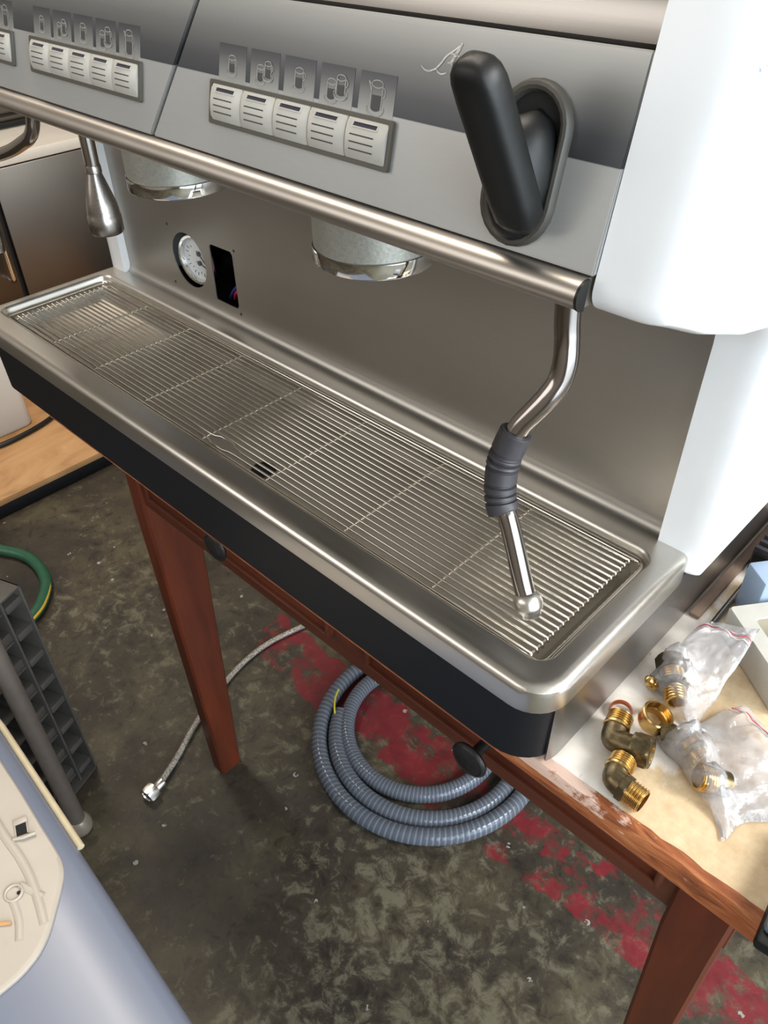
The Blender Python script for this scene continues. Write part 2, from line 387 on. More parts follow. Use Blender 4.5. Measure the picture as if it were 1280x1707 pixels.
fs = [g for g in b.faces]
ext = bmesh.ops.extrude_face_region(b, geom=fs)
for g in ext['geom']:
    if isinstance(g, bmesh.types.BMVert): g.co.y += .0012
# coved foot of the panel
cl = []
for k in range(9):
    a = PI / 2 * k / 8; cl.append((YP - .0072 * (1 - math.cos(a)), ZB - .0100 * math.sin(a)))
loft(b, [[(XL - .010, y, z) for y, z in cl + [(y + .0008, z - .0004) for y, z in reversed(cl)]], [(XR, y, z) for y, z in cl + [(y + .0008, z - .0004) for y, z in reversed(cl)]]])
obj('back_panel', b, M['steel_panel'], mach, 30)
# dark interior behind the cut-outs
b = NB(); box(b, .04, .71, YP + .075, YP + .08, -.01, .25); box(b, .04, .71, YP + .004, YP + .08, -.012, -.010); obj('inner_chassis', b, M['interior'], mach)
for nm, mt, pts in (('red_cable', 'wire_red', [(.205, YP + .02, .012), (.222, YP + .010, .026), (.238, YP + .008, .040), (.25, YP + .014, .055)]), ('blue_cable', 'wire_blue', [(.196, YP + .02, .010), (.216, YP + .012, .027), (.236, YP + .012, .044), (.25, YP + .02, .058)])):
    b = NB(); tube(b, catmull(pts, 6), .0016, 8); obj(nm, b, M[mt], mach)
b = NB(); box(b, XL, XR, .488, .494, -.02, .35, .002); obj('rear_panel', b, M['steel_panel'], mach)
# pressure gauge, pushed back and tilted in its hole
gm = axis_m((GC[0] + .006, YP + .012, GC[1] + .001), (0.14, -1, .03))
b = NB(); lathe(b, [(.0265, -.02), (.0275, -.02), (.0275, .006), (.0262, .0085), (.0235, .0085), (.0228, .004), (.0228, .0)], 48, gm, caps=False)
lathe(b, [(0, -.02), (.0265, -.02)], 48, gm, caps=False)
gz = obj('pressure_gauge', b, M['chrome'], mach)
b = NB(); lathe(b, [(0, .003), (.0228, .003), (.0228, .001)], 48, gm, caps=False); obj('dial', b, M['dial'], gz)
b = NB()
for k in range(19):
    a = math.radians(225 - 15 * k); ca, sa = math.cos(a), math.sin(a)
    q = Matrix.Rotation(a, 4, 'Z'); box(b, .0165, .0200 if k % 3 else .0145, -.0003, .0003, .0031, .0034, M4=gm @ q)
for k in range(2):
    box(b, -.004, .015, -.0006, .0006, .0040, .0044, M4=gm @ Matrix.Translation((0, .005 - .010 * k, 0)) @ Matrix.Rotation(math.radians(160 - 25 * k), 4, 'Z'))
    lathe(b, [(0, .0052), (.0024, .0050), (.0026, .003)], 14, gm @ Matrix.Translation((0, .005 - .010 * k, 0)))
obj('needle', b, M['dial_mark'], gz)

# upper body: underside, front panel sheets, top cover
b = NB(); prism(b, [(.036, .2525), (.50, .2525), (.50, .345), (.075, .345), (.050, .322)], XL - .004, XR + .001, lambda q, x: (x, q[0], q[1])); obj('body_shell', b, M['steel_panel'], mach)
SX0, SX1 = .4027, .4502     # slanted seam between the two sheets
def sheet(lo, hi, name):
    b = NB()
    def edge(s, e): return e[0] + (e[1] - e[0]) * s / .0815
    loops = []
    for d in (-.014, 0.0):
        loops.append([PP(edge(0, lo), 0, d), PP(edge(0, hi), 0, d), PP(edge(.0815, hi), .0815, d), PP(edge(.0815, lo), .0815, d)])
    loft(b, loops)
    bmesh.ops.bevel(b, geom=[e for e in b.edges], offset=.0007, segments=2, affect='EDGES')
    return obj(name, b, M['panel'], mach)
sheet((XL, XL), (SX0 - .0016, SX1 - .0016), 'front_panel')
sheet((SX0 + .0016, SX1 + .0016), (XR - .0004, XR - .0004), 'front_panel')
b = NB(); loft(b, [[PP(SX0 - .006, 0, d), PP(SX0 + .006, 0, d), PP(SX1 + .006, .0815, d), PP(SX1 - .006, .0815, d)] for d in (-.0200, -.0145)]); obj('seam_shade', b, M['interior'], mach)  # dark strip added behind the open seam as painted shade
# rounded nose of the top cover
b = NB(); pr = []
c0 = PP(0, .0842, -.004); cy, cz, rr = c0.y + .040, c0.z - .002, .0405
pr.append((c0.y + .003, c0.z - .004))
for k in range(15):
    a = math.radians(178 - 86 * k / 14); pr.append((cy + rr * math.cos(a), cz + rr * .98 * math.sin(a)))
pr += [(.40, cz + rr * .98), (.40, cz + rr * .98 - .003), (cy, cz + rr * .98 - .003)]
pr += [(cy - rr * .7, cz + rr * .55), (c0.y + .006, c0.z - .004)]
loft(b, [[(XL - .004, y, z) for y, z in pr], [(XR - .0002, y, z) for y, z in pr]]); obj('top_cover', b, M['steel_top'], mach)
# bullnose bar
b = NB(); pr = []
for k in range(13):
    a = math.radians(75 + 195 * k / 12); pr.append((.0172 + .0070 * math.cos(a), .2374 + .0066 * math.sin(a)))
pr += [(.060, .2308), (.060, .2330), (.030, .2440)]
loft(b, [[(XL - .004, y, z) for y, z in pr], [(XR - .0018, y, z) for y, z in pr]]); obj('front_bar', b, M['steel_bar'], mach)
b = NB(); loft(b, [[(x, .0172 + (y - .0172) * 1.04, .2374 + (z - .2374) * 1.04) for y, z in pr[:13]] for x in (XR - .0017, XR - .0004)]); obj('bar_end_cap', b, M['black_plastic'], mach)

# side panels (C-shaped white shells)
def side(x_in, x_out, name):
    sx = 1 if x_out > x_in else -1
    poly = []
    def arc(cx, cy, r, a0, a1, n=7):
        for k in range(n + 1):
            a = math.radians(a0 + (a1 - a0) * k / n); poly.append((cx + r * math.cos(a), cy + r * math.sin(a)))
    # (y, z) profile seen from the side
    tip = PP(0, 0, .0)
    arc(.0320, .2380, .0105, 166.8, 256, 6)                # lower front tip
    poly += [(.050, .2185), (.072, .2080), (.120, .1895)]
    arc(.1475, .1545, .0270, 70, 0, 6)                     # underside sweeping into the upright
    poly += [(.1735, .12), (.1725, -.010)]
    arc(.1800, -.0125, .0075, 180, 270, 4)
    poly += [(.495, -.020), (.50, .36)]
    poly += [(.50, .374)]
    arc(.078, .340, .0355, 90, 166.8, 8)
    # rounded outer face: inset loops
    n = len(poly); cyx = sum(q[0] for q in poly) / n; 
    def inset(off):
        out = []
        for i in range(n):
            a, c, e = Vector(poly[i - 1]), Vector(poly[i]), Vector(poly[(i + 1) % n])
            d1 = (c - a); d2 = (e - c)
            if d1.length < 1e-9: d1 = d2
            if d2.length < 1e-9: d2 = d1
            n1 = Vector((d1.y, -d1.x)).normalized(); n2 = Vector((d2.y, -d2.x)).normalized()
            nn = (n1 + n2); nn.normalize(); k = 1 / max(.5, nn.dot(n1))
            out.append(c - nn * off * k * ORI)
        return out
    area2 = sum(poly[i - 1][0] * poly[i][1] - poly[i][0] * poly[i - 1][1] for i in range(n))
    ORI = 1 if area2 > 0 else -1
    xs = abs(x_out - x_in); R = .016
    loops = [[(x_in, y, z) for y, z in poly]]
    for k in range(7):
        a = PI / 2 * k / 6
        ins = inset(R * .26 * (1 - math.cos(a)))
        loops.append([(x_in + sx * (xs - R + R * math.sin(a)), y, z) for y, z in ins])
    b = NB(); loft(b, loops)
    return obj(name, b, M['white'], mach, 50)
side(XR, .7575, 'side_panel'); side(XL - .0015, -.0015, 'side_panel')

# faint blue mark on the right side panel
M['mark'] = simple('pale_blue_print', srgb(176, 192, 222), 0.4)
b = NB(); tube(b, catmull([(.7572, .0520, .3200), (.7573, .0545, .3214), (.7574, .0580, .3214), (.7574, .0630, .3204)], 5), .0012, 6); obj('side_mark', b, M['mark'], mach, 60)
# brewing keypads
def keypad(xa, xb, n, s0=.0168, s1=.0394):
    b = NB()
    o = rrect(xa, xb, s0, s1, .0015, 3); i = rrect(xa + .0022, xb - .0022, s0 + .0022, s1 - .0018, .0008, 3)
    loft(b, [[PP(x, s, .0002) for x, s in o], [PP(x, s, .0022) for x, s in o], [PP(x, s, .0022) for x, s in i], [PP(x, s, .0006) for x, s in i]], True, False)
    b.faces.new([b.verts.new(PP(x, s, .0006)) for x, s in i])
    obj('keypad_frame', b, M['frame_grey'], mach)
    wd = (xb - xa - .0048) / n
    for k in range(n):
        x0 = xa + .0024 + wd * k + .0001; x1 = x0 + wd - .0002
        a0, a1 = s0 + .0023, s1 - .0019
        b = NB(); loops = []
        K = 8
        for j in range(K + 1):
            s = a0 + (a1 - a0) * j / K; f = j / K
            d = .0022 + .0019 * math.sin(PI * f) ** .6 if 0 < f < 1 else .0020
            c = .0008
            loops.append([PP(x0, s, .0008), PP(x0, s, d - c), PP(x0 + c, s, d), PP(x1 - c * 1.6, s, d), PP(x1, s, d - c * .9), PP(x1, s, .0008)])
        loft(b, loops)
        # three engraved grooves
        for g in (0.24, 0.42, 0.60):
            s = a0 + (a1 - a0) * g; f = g
            d = .0022 + .0019 * math.sin(PI * f) ** .6
            xx0, xx1 = x0 + (x1 - x0) * .14, x0 + (x1 - x0) * .74
            h = .00032
            q = [b.verts.new(PP(x, ss, d + .00012)) for x, ss in ((xx0, s - h), (xx1, s - h), (xx1, s + h), (xx0, s + h))]
            fc = b.faces.new(q); fc.material_index = 1
        bt = obj('brew_button', b, [M['button'], M['slot']], mach, 40, False)
        b = NB(); s = a0 + (a1 - a0) * .86; d = .0022 + .0019 * math.sin(PI * .86) ** .6
        xx0, xx1 = x0 + (x1 - x0) * .16, x0 + (x1 - x0) * .80
        nrm = PP(0, 1) - PP(0, 0)
        o_ = [(xx0, s - .0014), (xx1, s - .0014), (xx1, s + .0014), (xx0, s + .0014)]
        i_ = [(xx0 + .0010, s - .0009), (xx1 - .0004, s - .0009), (xx1 - .0004, s + .0009), (xx0 + .0010, s + .0009)]
        up = lambda s_: d + (s - s_) * .55
        L = loft(b, [[PP(x, ss, up(ss) - .0008) for x, ss in o_], [PP(x, ss, up(ss) + .0005) for x, ss in o_], [PP(x, ss, up(ss) + .0005) for x, ss in i_], [PP(x, ss, up(ss) + .0001) for x, ss in i_]], True, False)
        fc = b.faces.new(L[-1]); fc.material_index = 1
        obj('indicator_window', b, [M['button'], M['led']], bt)
keypad(.4636, .6048, 5)
keypad(.2524, .3930, 5)
keypad(.1000, .2262, 5)
# printed icons
def strip(bm, pts, wd, d, mat=0, closed=False):
    P = [Vector((x, s)) for x, s in pts]; n = len(P)
    for i in range(n if closed else n - 1):
        a, c = P[i], P[(i + 1) % n]; u = (c - a)
        if u.length < 1e-7: continue
        u.normalize(); v = Vector((-u.y, u.x)) * wd / 2; e = u * wd * .3
        q = [a - e - v, c + e - v, c + e + v, a - e + v]
        f = bm.faces.new([bm.verts.new(PP(k.x, k.y, d)) for k in q]); f.material_index = mat
def ell(cx, cy, rx, ry, a0=0, a1=360, n=18): return [(cx + rx * math.cos(math.radians(a0 + (a1 - a0) * k / n)), cy + ry * math.sin(math.radians(a0 + (a1 - a0) * k / n))) for k in range(n + 1)]
def cup(bm, cx, s, sc, d, tall=1.0, spout=False):
    r = .0021 * sc; h = .0048 * sc * tall
    fill = ell(cx, s, r * .8, r * .35, 180, 360, 10) + [(cx + r * .8, s + h * .55), (cx - r * .8, s + h * .55)]
    f = bm.faces.new([bm.verts.new(PP(x, y, d)) for x, y in fill]); f.material_index = 1
    wd = .00042
    strip(bm, ell(cx, s + h, r, r * .45), wd, d + .00005)
    strip(bm, [(cx - r, s + h), (cx - r, s)], wd, d + .00005); strip(bm, [(cx + r, s + h), (cx + r, s)], wd, d + .00005)
    strip(bm, ell(cx, s - .0002, r * 1.55, r * .75, 155, 385, 20), wd, d + .00005)
    strip(bm, ell(cx, s - .0007, r * 1.5, r * .75, 190, 350, 14), wd, d + .00005)
    strip(bm, ell(cx + r, s + h * .68, r * .55, r * .6, 90, -90, 8), wd, d + .00005)
    if spout: strip(bm, [(cx - r, s + h * .95), (cx - r * 1.6, s + h * 1.08), (cx - r, s + h * .7)], wd, d + .00005)
def tiles(xa, xb, n, only=None):
    pitch = (xb - xa + .0042) / n; wd = pitch - .0042
    for k in range(n):
        if only and k not in only: continue
        x0 = xa + pitch * k; x1 = x0 + wd
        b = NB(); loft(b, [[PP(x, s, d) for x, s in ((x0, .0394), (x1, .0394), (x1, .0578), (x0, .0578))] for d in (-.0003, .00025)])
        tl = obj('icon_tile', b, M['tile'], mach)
        b = NB(); cx = (x0 + x1) / 2
        if k == 0: cup(b, cx, .0452, 1.30, .0004)
        if k == 1: cup(b, cx - .0032, .0440, 1.22, .0004); cup(b, cx + .0032, .0462, 1.22, .0007)
        if k == 2: cup(b, cx, .0450, 1.45, .0004)
        if k == 3: cup(b, cx - .0034, .0434, 1.42, .0004); cup(b, cx + .0034, .0458, 1.42, .0007)
        if k == 4: cup(b, cx, .0428, 1.72, .0004, 1.25, True)
        obj('cup_icon', b, [M['line_light'], M['line_dark']], tl, 30, False)
tiles(.4690, .6020, 5); tiles(.2575, .3900, 5); tiles(.0990, .2262, 5)
# script lettering beside the lever: Appia
b = NB()
def pen(pts, w0, w1, sub=8):
    P = catmull([(x, s, 0) for x, s in pts], sub)
    for i in range(len(P) - 1):
        f = i / len(P); wd = 1.25 * (w0 + (w1 - w0) * math.sin(PI * f))
        strip(b, [(P[i].x, P[i].y), (P[i + 1].x, P[i + 1].y)], wd, .00035)
pen([(.6359, .0743), (.6339, .0707), (.6316, .0665)], .0007, .0012)
pen([(.6298, .0664), (.6309, .0666), (.6322, .0664)], .0003, .0005)
pen([(.6152, .0637), (.6174, .0625), (.6202, .0623), (.6234, .0635), (.6262, .0661), (.6285, .0689), (.6325, .0716), (.6359, .0743)], .0003, .0007)
pen([(.6285, .0689), (.6297, .0698), (.6315, .0701), (.6335, .0699), (.6353, .0696)], .0003, .0004)
pen([(.6242, .0633), (.6251, .0624), (.6271, .0619), (.6296, .0625)], .0003, .0005)
def smallp(x):
    pen([(x - .0008, .0694), (x, .0703), (x + .0001, .0665), (x - .0002, .0650)], .0003, .0006)
    pen([(x + .0001, .0694), (x + .0014, .0704), (x + .0022, .0692), (x + .0013, .0678), (x, .0682)], .0003, .0005)
smallp(.6385); smallp(.6425)
pen([(.6470, .0703), (.6469, .0684), (.6480, .0683)], .0003, .0006); strip(b, [(.6472, .0714), (.6476, .0716)], .0006, .00035)
pen([(.6526, .0701), (.6512, .0701), (.6508, .0687), (.6519, .0682), (.6528, .0701), (.6529, .0683), (.6541, .0687)], .0003, .0006)
obj('script_logo', b, M['logo'], mach, 30, False)

# steam lever in its oval recess
def slotloop(cx, s0, s1, r, d, n=12, off=0.0):
    out = []
    r = r - off; a = s0 + off + r; c = s1 - off - r
    for k in range(n + 1): out.append(PP(cx + r * math.cos(PI + PI * k / n), a + r * math.sin(PI + PI * k / n), d))
    for k in range(n + 1): out.append(PP(cx + r * math.cos(PI * k / n), c + r * math.sin(PI * k / n), d))
    return out
LX = .6800
b = NB(); loft(b, [slotloop(LX, .0018, .0672, .0187, d, off=o) for o, d in ((0, .0), (.0002, .0020), (.0012, .0036), (.0026, .0040), (.0040, .0034), (.0047, .0020), (.0050, .0002))], True, False)
obj('lever_bezel', b, M['bezel_grey'], mach)
b = NB(); L = loft(b, [slotloop(LX, .0018, .0672, .0187, d, off=.0046) for d in (.0016, .0004)], True, False); b.faces.new(L[-1]); obj('lever_recess', b, M['interior'], mach)
# domed boot (half ellipsoid)
b = NB(); loops = []
for k in range(13):
    f = -1 + 2 * k / 12; f = math.copysign(abs(f) ** .8, f); q = math.sqrt(max(0, 1 - f * f)) + .02
    loops.append([PP(LX + .0015 + .0138 * q * math.cos(PI * j / 16), .0300 + .0265 * f, .0003 + .0200 * q * math.sin(PI * j / 16)) for j in range(17)])
loft(b, loops); obj('lever_boot', b, M['black_plastic'], mach, 60)
# paddle
b = NB(); loops = []
ctr = []
for f, ka in ((0, .35), (.02, .72), (.07, .95), (.2, 1), (.4, 1), (.6, 1), (.78, 1), (.88, .97), (.93, .88), (.967, .70), (.988, .45), (1.0, .12)):
    ctr.append((.6900 - .0080 * f, .0125 + .0580 * f, .0085 + .0435 * f, .0104 * ka, .0078 * ka ** .8))
ctr = [(x, s, d, a, c) for x, s, d, a, c in ctr]
ax = (PP(0, .068, .054) - PP(0, .010, .012)).normalized(); xx = Vector((1, 0, 0)); zz = xx.cross(ax)
if zz.y > 0: zz = -zz
for x, s, d, a, c in ctr:
    o = PP(x, s, d); lp = []
    for k in range(20):
        th = 2 * PI * k / 20; cx, sy = math.cos(th), math.sin(th)
        ex = math.copysign(abs(cx) ** .62, cx); ey = math.copysign(abs(sy) ** .62, sy)
        lp.append(o + xx * a * ex + zz * c * ey)
    loops.append(lp)
loft(b, loops); obj('steam_lever', b, M['black_plastic'], mach, 60)

# group heads
for gx in (.5345, .3235):
    g = Matrix.Translation((gx, .084, 0))
    b = NB(); lathe(b, [(.016, .2520), (.026, .2500), (.0318, .2420), (.0352, .2340), (.0374, .2260), (.0384, .2170), (.0386, .2060), (.0386, .1935)], 56, g); gh = obj('group_head', b, M['cast'], mach, 50)
    b = NB(); lathe(b, [(.0386, .1938), (.0394, .1932), (.0396, .1848), (.0391, .1838), (.0345, .1836), (.0338, .1856), (.0250, .1868)], 56, g); obj('locking_ring', b, M['chrome'], gh, 40)

# right steam wand
wp = [(.6650, .100, .252), (.6677, .100, .1866), (.6700, .100, .1668), (.6719, .0985, .1551), (.6719, .0957, .1430), (.6690, .0905, .1330), (.6637, .0853, .1225), (.6589, .0815, .1135), (.6550, .0780, .1035)]
b = NB(); tube(b, catmull(wp, 7), .0074, 20); sw = obj('steam_wand', b, M['wand_steel'], mach, 60)
gp = catmull([(.6568, .0795, .1085), (.6550, .0770, .1000), (.6534, .0745, .0900), (.6535, .0725, .0808), (.6553, .0702, .0695), (.6588, .0680, .0605), (.6625, .0668, .0555)], 12)
def grip_r(f):
    r = .0104
    for c in (.27, .36, .45, .62, .71, .80):
        if abs(f - c) < .014: r = .0088
    if .25 < f < .47: r += .0004 * math.sin(f * 140)
    if f < .02 or f > .98: r = .0096
    return r
b = NB(); tube(b, gp, grip_r, 24); obj('rubber_grip', b, M['rubber'], sw, 25)
b = NB(); tube(b, catmull([(.6600, .0678, .0590), (.6665, .0655, .0545), (.6780, .0610, .0363), (.6900, .0562, .0163), (.6960, .0540, .0085)], 8), .0066, 20); obj('lower_tube', b, M['wand_steel'], sw, 60)
d_ = Vector((.6975, .0533, .0045)) - Vector((.6780, .0610, .0363))
b = NB(); lathe(b, [(.0062, -.0070), (.0074, -.0062), (.0090, -.0035), (.0096, .0), (.0090, .0035), (.0074, .0062), (.0068, .0066), (.0066, .0088), (.0058, .0094), (.0, .0094)], 28, axis_m((.6965, .0537, .0072), d_)); obj('nozzle', b, M['steel'], sw, 60)
# hot water spout and left steam wand
Y0 = .080
sp = [(.1975, Y0, .252), (.1973, Y0, .1983), (.1966, Y0, .1700)]
b = NB(); tube(b, [(.1985, .080, .245), (.1975, .080, .205), (.1962, .080, .170)], .0062, 16); ws = obj('hot_water_spout', b, M['wand_steel'], mach, 60)
b = NB(); lathe(b, [(.0066, -.002), (.0070, 0), (.0070, .004), (.0062, .0045), (.0066, .0060), (.0095, .016), (.0128, .028), (.0142, .036), (.0143, .040), (.0150, .0415), (.0150, .055), (.0138, .0565), (.0105, .0565), (.010, .050)], 32, axis_m((.1962, .080, .172), (-.0015, 0, -1))); obj('spout_nozzle', b, M['steel_top'], ws, 40)
b = NB(); tube(b, catmull([(.107, .080, .252), (.106, .080, .215), (.1045, .080, .200), (.0990, .080, .1885), (.0860, .080, .1775), (.066, .080, .1685), (.0378, .080, .1574), (.005, .080, .1470), (-.03, .080, .137), (-.055, .079, .120), (-.062, .077, .09), (-.064, .074, .03)], 7), .0062, 16); obj('steam_wand', b, M['wand_steel'], mach, 60)

# ------------------------------------------------------------------ drip grate
gt = thing('drip_grate', 'steel wire grate lying in the drip tray of the machine', 'grate', (.37, .09, -.0088))
ZG = -.0082
b = NB(); tube(b, [(x, y, ZG) for x, y in rrect(.0175, .7275, .0285, .1530, .007, 6)], .0021, 10, True); obj('frame_wire', b, M['wire'], gt, 60)
NWIRE = 21
ys = [.0325 + (.1490 - .0325) * k / (NWIRE - 1) for k in range(NWIRE)]
me0 = None
for k, y in enumerate(ys):
    b = NB()
    if k in (1, 2):
        dy = -.0028 if k == 1 else .0030
        pts = [(.0255, y, ZG - .0035), (.0262, y, ZG), (.366, y, ZG), (.374, y + dy * .2, ZG), (.380, y + dy, ZG + .0005), (.396, y + dy, ZG + .0005), (.402, y + dy * .2, ZG), (.410, y, ZG), (.7165, y, ZG), (.7172, y, ZG - .0035)]
        tube(b, pts, .00112, 7)
    else:
        if me0 is None:
            tube(b, [(.0255, 0, ZG - .0035), (.0262, 0, ZG), (.7165, 0, ZG), (.7172, 0, ZG - .0035)], .00112, 7)
            o = obj('wire', b, M['wire'], gt, 60); me0 = o.data; o.location = (0, y, 0); continue
        o = bpy.data.objects.new('wire', me0); C.objects.link(o); o.parent = gt; o.matrix_parent_inverse = Matrix.Translation(-gt.location); o.location = (0, y, 0); b.free(); continue
    obj('wire', b, M['wire'], gt, 60)
me1 = None
for x in (.0270, .1075, .1880, .2760, .3660, .4525, .5440, .6310, .7155):
    if me1 is None:
        b = NB(); tube(b, [(0, .0285, ZG - .0022), (0, .1530, ZG - .0022)], .0012, 7); o = obj('cross_wire', b, M['wire'], gt, 60); me1 = o.data
    else:
        o = bpy.data.objects.new('cross_wire', me1); C.objects.link(o); o.parent = gt; o.matrix_parent_inverse = Matrix.Translation(-gt.location)
    o.location = (x, 0, 0)

# ------------------------------------------------------------------ brass fittings on the table
t = NT('brass'); v = t.coords(); nz = t.noise(v, 150, 4)
t.set(col=t.ramp(nz, [(0.3, srgb(186, 150, 88)), (0.7, srgb(222, 190, 128))]), rough=0.24, metal=1.0); M['brass'] = t.m
t = NT('tarnished_brass'); v = t.coords(); nz = t.noise(v, 180, 5, 0.65)
t.set(col=t.ramp(nz, [(0.3, srgb(84, 72, 54)), (0.55, srgb(112, 98, 72)), (0.8, srgb(158, 138, 98))]), rough=0.38, metal=0.9); t.bump(nz, 0.15, 0.0005); M['old_brass'] = t.m
M['copper'] = simple('copper', srgb(196, 118, 84), 0.25, 1.0, 0.12, 200)
def thread_prof(r, z0, z1, n):
    out = []
    for k in range(n):
        a = z0 + (z1 - z0) * k / n; c = z0 + (z1 - z0) * (k + .5) / n
        out += [(r * .89, a), (r, a + (c - a) * .7), (r, c), (r * .89, c + (c - a) * .5)]
    return out
def threaded(bm, loc, d, r, ln, n, bore=.72, z0=0.0, mat=0):
    mm = axis_m(loc, d)
    lathe(bm, [(r * .9, z0)] + thread_prof(r, z0, ln, n) + [(r * .90, ln), (r * bore, ln), (r * bore * .97, ln * .3), (0.0, ln * .3)], 28, mm, mat, False)
def hexnut(bm, loc, d, af, ln, bore, mat=0, roll=0.0):
    mm = axis_m(loc, d) @ Matrix.Rotation(roll, 4, 'Z'); R = af / math.cos(PI / 6)
    hx = lambda rr, z: [mm @ Vector((rr * math.cos(PI / 3 * (k // 4) + (0 if k % 4 == 0 else 0)) , rr * math.sin(PI / 3 * (k // 4)), z)) for k in range(24)]
    def hexloop(rr, z, cap=None):
        out = []
        for k in range(36):
            a = 2 * PI * k / 36; s = (a % (PI / 3)) - PI / 6
            q = rr * math.cos(PI / 6) / math.cos(s)
            if cap: q = min(q, cap)
            out.append(mm @ Vector((q * math.cos(a), q * math.sin(a), z)))
        return out
    circ = lambda rr, z: [mm @ Vector((rr * math.cos(2 * PI * k / 36), rr * math.sin(2 * PI * k / 36), z)) for k in range(36)]
    c = ln * .12
    loft(bm, [circ(bore, 0), hexloop(R, 0, af * 1.02), hexloop(R, c), hexloop(R, ln - c), hexloop(R, ln, af * 1.02), circ(bore, ln), circ(bore * .95, ln - .002), circ(bore * .8, ln - .002), circ(bore * .78, ln * .3)], True, False, mat)
GRP = None
def elbow(name, label, cor, a, c, ra, nut_end):
    cor, a, c = Vector(cor), Vector(a), Vector(c)
    th = thing(name, label, 'pipe fitting', (cor.x, cor.y, ZT), None)
    da, dc = (a - cor), (c - cor); la, lc = da.length, dc.length; da.normalize(); dc.normalize()
    b = NB(); tube(b, catmull([cor + da * (la - .008), cor + da * .0075, cor + (da + dc) * .0012, cor + dc * .0075, cor + dc * (lc - .008)], 6), ra * .98, 20)
    obj('elbow_body', b, M['old_brass'], th, 60)
    b = NB(); lathe(b, [(ra * 1.0, -.003), (ra * 1.10, -.0025), (ra * 1.10, -.0008), (ra * 1.0, 0)], 28, axis_m(cor + da * (la - .008), da), caps=False)
    threaded(b, cor + da * (la - .008), da, ra * 1.04, .0085, 5); obj('threaded_end', b, M['brass'], th, 40)
    if nut_end:
        b = NB(); hexnut(b, cor + dc * (lc - .009), dc, ra * 1.22, .0125, ra * .84, 0, .3); obj('hex_nut', b, M['old_brass'], th, 30)
        b = NB(); lathe(b, [(ra * .74, .006), (ra * .82, .0129), (ra * .62, .0131), (ra * .52, .009), (ra * .4, .009), (ra * .38, .004), (0, .004)], 24, axis_m(cor + dc * (lc - .009), dc), caps=False); obj('olive_ring', b, M['brass'], th, 40)
    else:
        b = NB(); hexnut(b, cor + dc * (lc - .0125), dc, ra * 1.02, .005, ra * .78, 0, .2); obj('hex_collar', b, M['old_brass'], th, 30)
        b = NB(); threaded(b, cor + dc * (lc - .008), dc, ra * 1.02, .0115, 6, .82); obj('threaded_end', b, M['brass'], th, 40)
    return th
r_ = .0088
elbow('brass_elbow', 'tarnished brass pipe elbow with a hexagonal nut, nearest the copper ring', (.7692, .0620, ZT + r_ + .0008), (.7645, .0815, ZT + r_ + .003), (.7915, .0664, ZT + r_ + .0050), .0083, True)
elbow('brass_elbow', 'brass pipe elbow with two threaded ends, nearest the table front edge', (.7855, .0372, ZT + r_ + .0008), (.7835, .0545, ZT + r_ + .001), (.8045, .0362, ZT + r_ + .0006), .0083, False)
th = thing('copper_ring', 'small copper sealing ring lying beside the machine base', 'ring', (.7605, .093, ZT))
b = NB(); lathe(b, [(.0068, 0), (.0080, .0004), (.0082, .0028), (.0078, .0042), (.0070, .0042), (.0066, .0030), (.0068, 0)], 32, Matrix.Translation((.7600, .0915, ZT + .0012)) @ Matrix.Rotation(.16, 4, 'X'), caps=False); obj('ring_body', b, M['copper'], th, 40)
th = thing('brass_ring_nut', 'open brass ring nut lying tilted between the elbows and the plastic bags', 'nut', (.782, .099, ZT))
rm = axis_m((.7815, .0985, ZT + .0078), (.22, .10, .95))
b = NB(); lathe(b, [(.0082, -.006), (.0100, -.006), (.0110, -.003), (.0110, .005), (.0102, .0060), (.0092, .0060), (.0087, .0040), (.0091, .0035), (.0087, .0025), (.0091, .0018), (.0087, .0008), (.0091, .0), (.0084, -.001), (.0082, -.006)], 36, rm, caps=False); obj('nut_body', b, M['brass'], th, 30)
th = thing('dark_hex_nut', 'dark tarnished hexagonal nut beside the open brass ring nut', 'nut', (.789, .096, ZT))
b = NB(); hexnut(b, (.7895, .0905, ZT + .0066), (.8, .55, .10), .0062, .011, .0035, 0, .52); obj('nut_body', b, M['old_brass'], th, 30)
th = thing('acorn_nut', 'small shiny brass acorn nut beside the bagged brass fitting', 'nut', (.767, .1255, ZT))
b = NB(); hexnut(b, (.7665, .1255, ZT + .0048), (-.35, -.15, .4), .0042, .004, .0022); lathe(b, [(.0040, .0038), (.0042, .0055), (.0035, .0080), (.0018, .0095), (0, .0098)], 20, axis_m((.7665, .1255, ZT + .0048), (-.35, -.15, .4)), caps=False); obj('cap_body', b, M['brass'], th, 30)
# fittings inside the bags
def straight(name, label, p0, p1, r):
    p0, p1 = Vector(p0), Vector(p1); d = p1 - p0; ln = d.length; d.normalize()
    th = thing(name, label, 'pipe fitting', ((p0.x + p1.x) / 2, (p0.y + p1.y) / 2, ZT))
    b = NB(); hexnut(b, p0, d, r * 1.12, ln * .30, r * .6); obj('hex_nut', b, M['old_brass'], th, 30)
    b = NB(); threaded(b, p0 + d * ln * .28, d, r * .98, ln * .26, 5); obj('threaded_collar', b, M['brass'], th, 40)
    b = NB(); hexnut(b, p0 + d * ln * .54, d, r * 1.02, ln * .14, r * .6); obj('hex_collar', b, M['old_brass'], th, 30)
    b = NB(); threaded(b, p0 + d * ln * .68, d, r * .90, ln * .32, 5); obj('threaded_end', b, M['brass'], th, 40)
straight('bagged_fitting', 'straight brass fitting with hex nut inside the bag nearest the machine', (.7640, .1500, ZT + .0110), (.7860, .1190, ZT + .0098), .0086)
straight('bagged_fitting', 'dark brass fitting with hex nut lying crosswise in the front plastic bag', (.8010, .0960, ZT + .0110), (.8210, .0880, ZT + .0100), .0086)
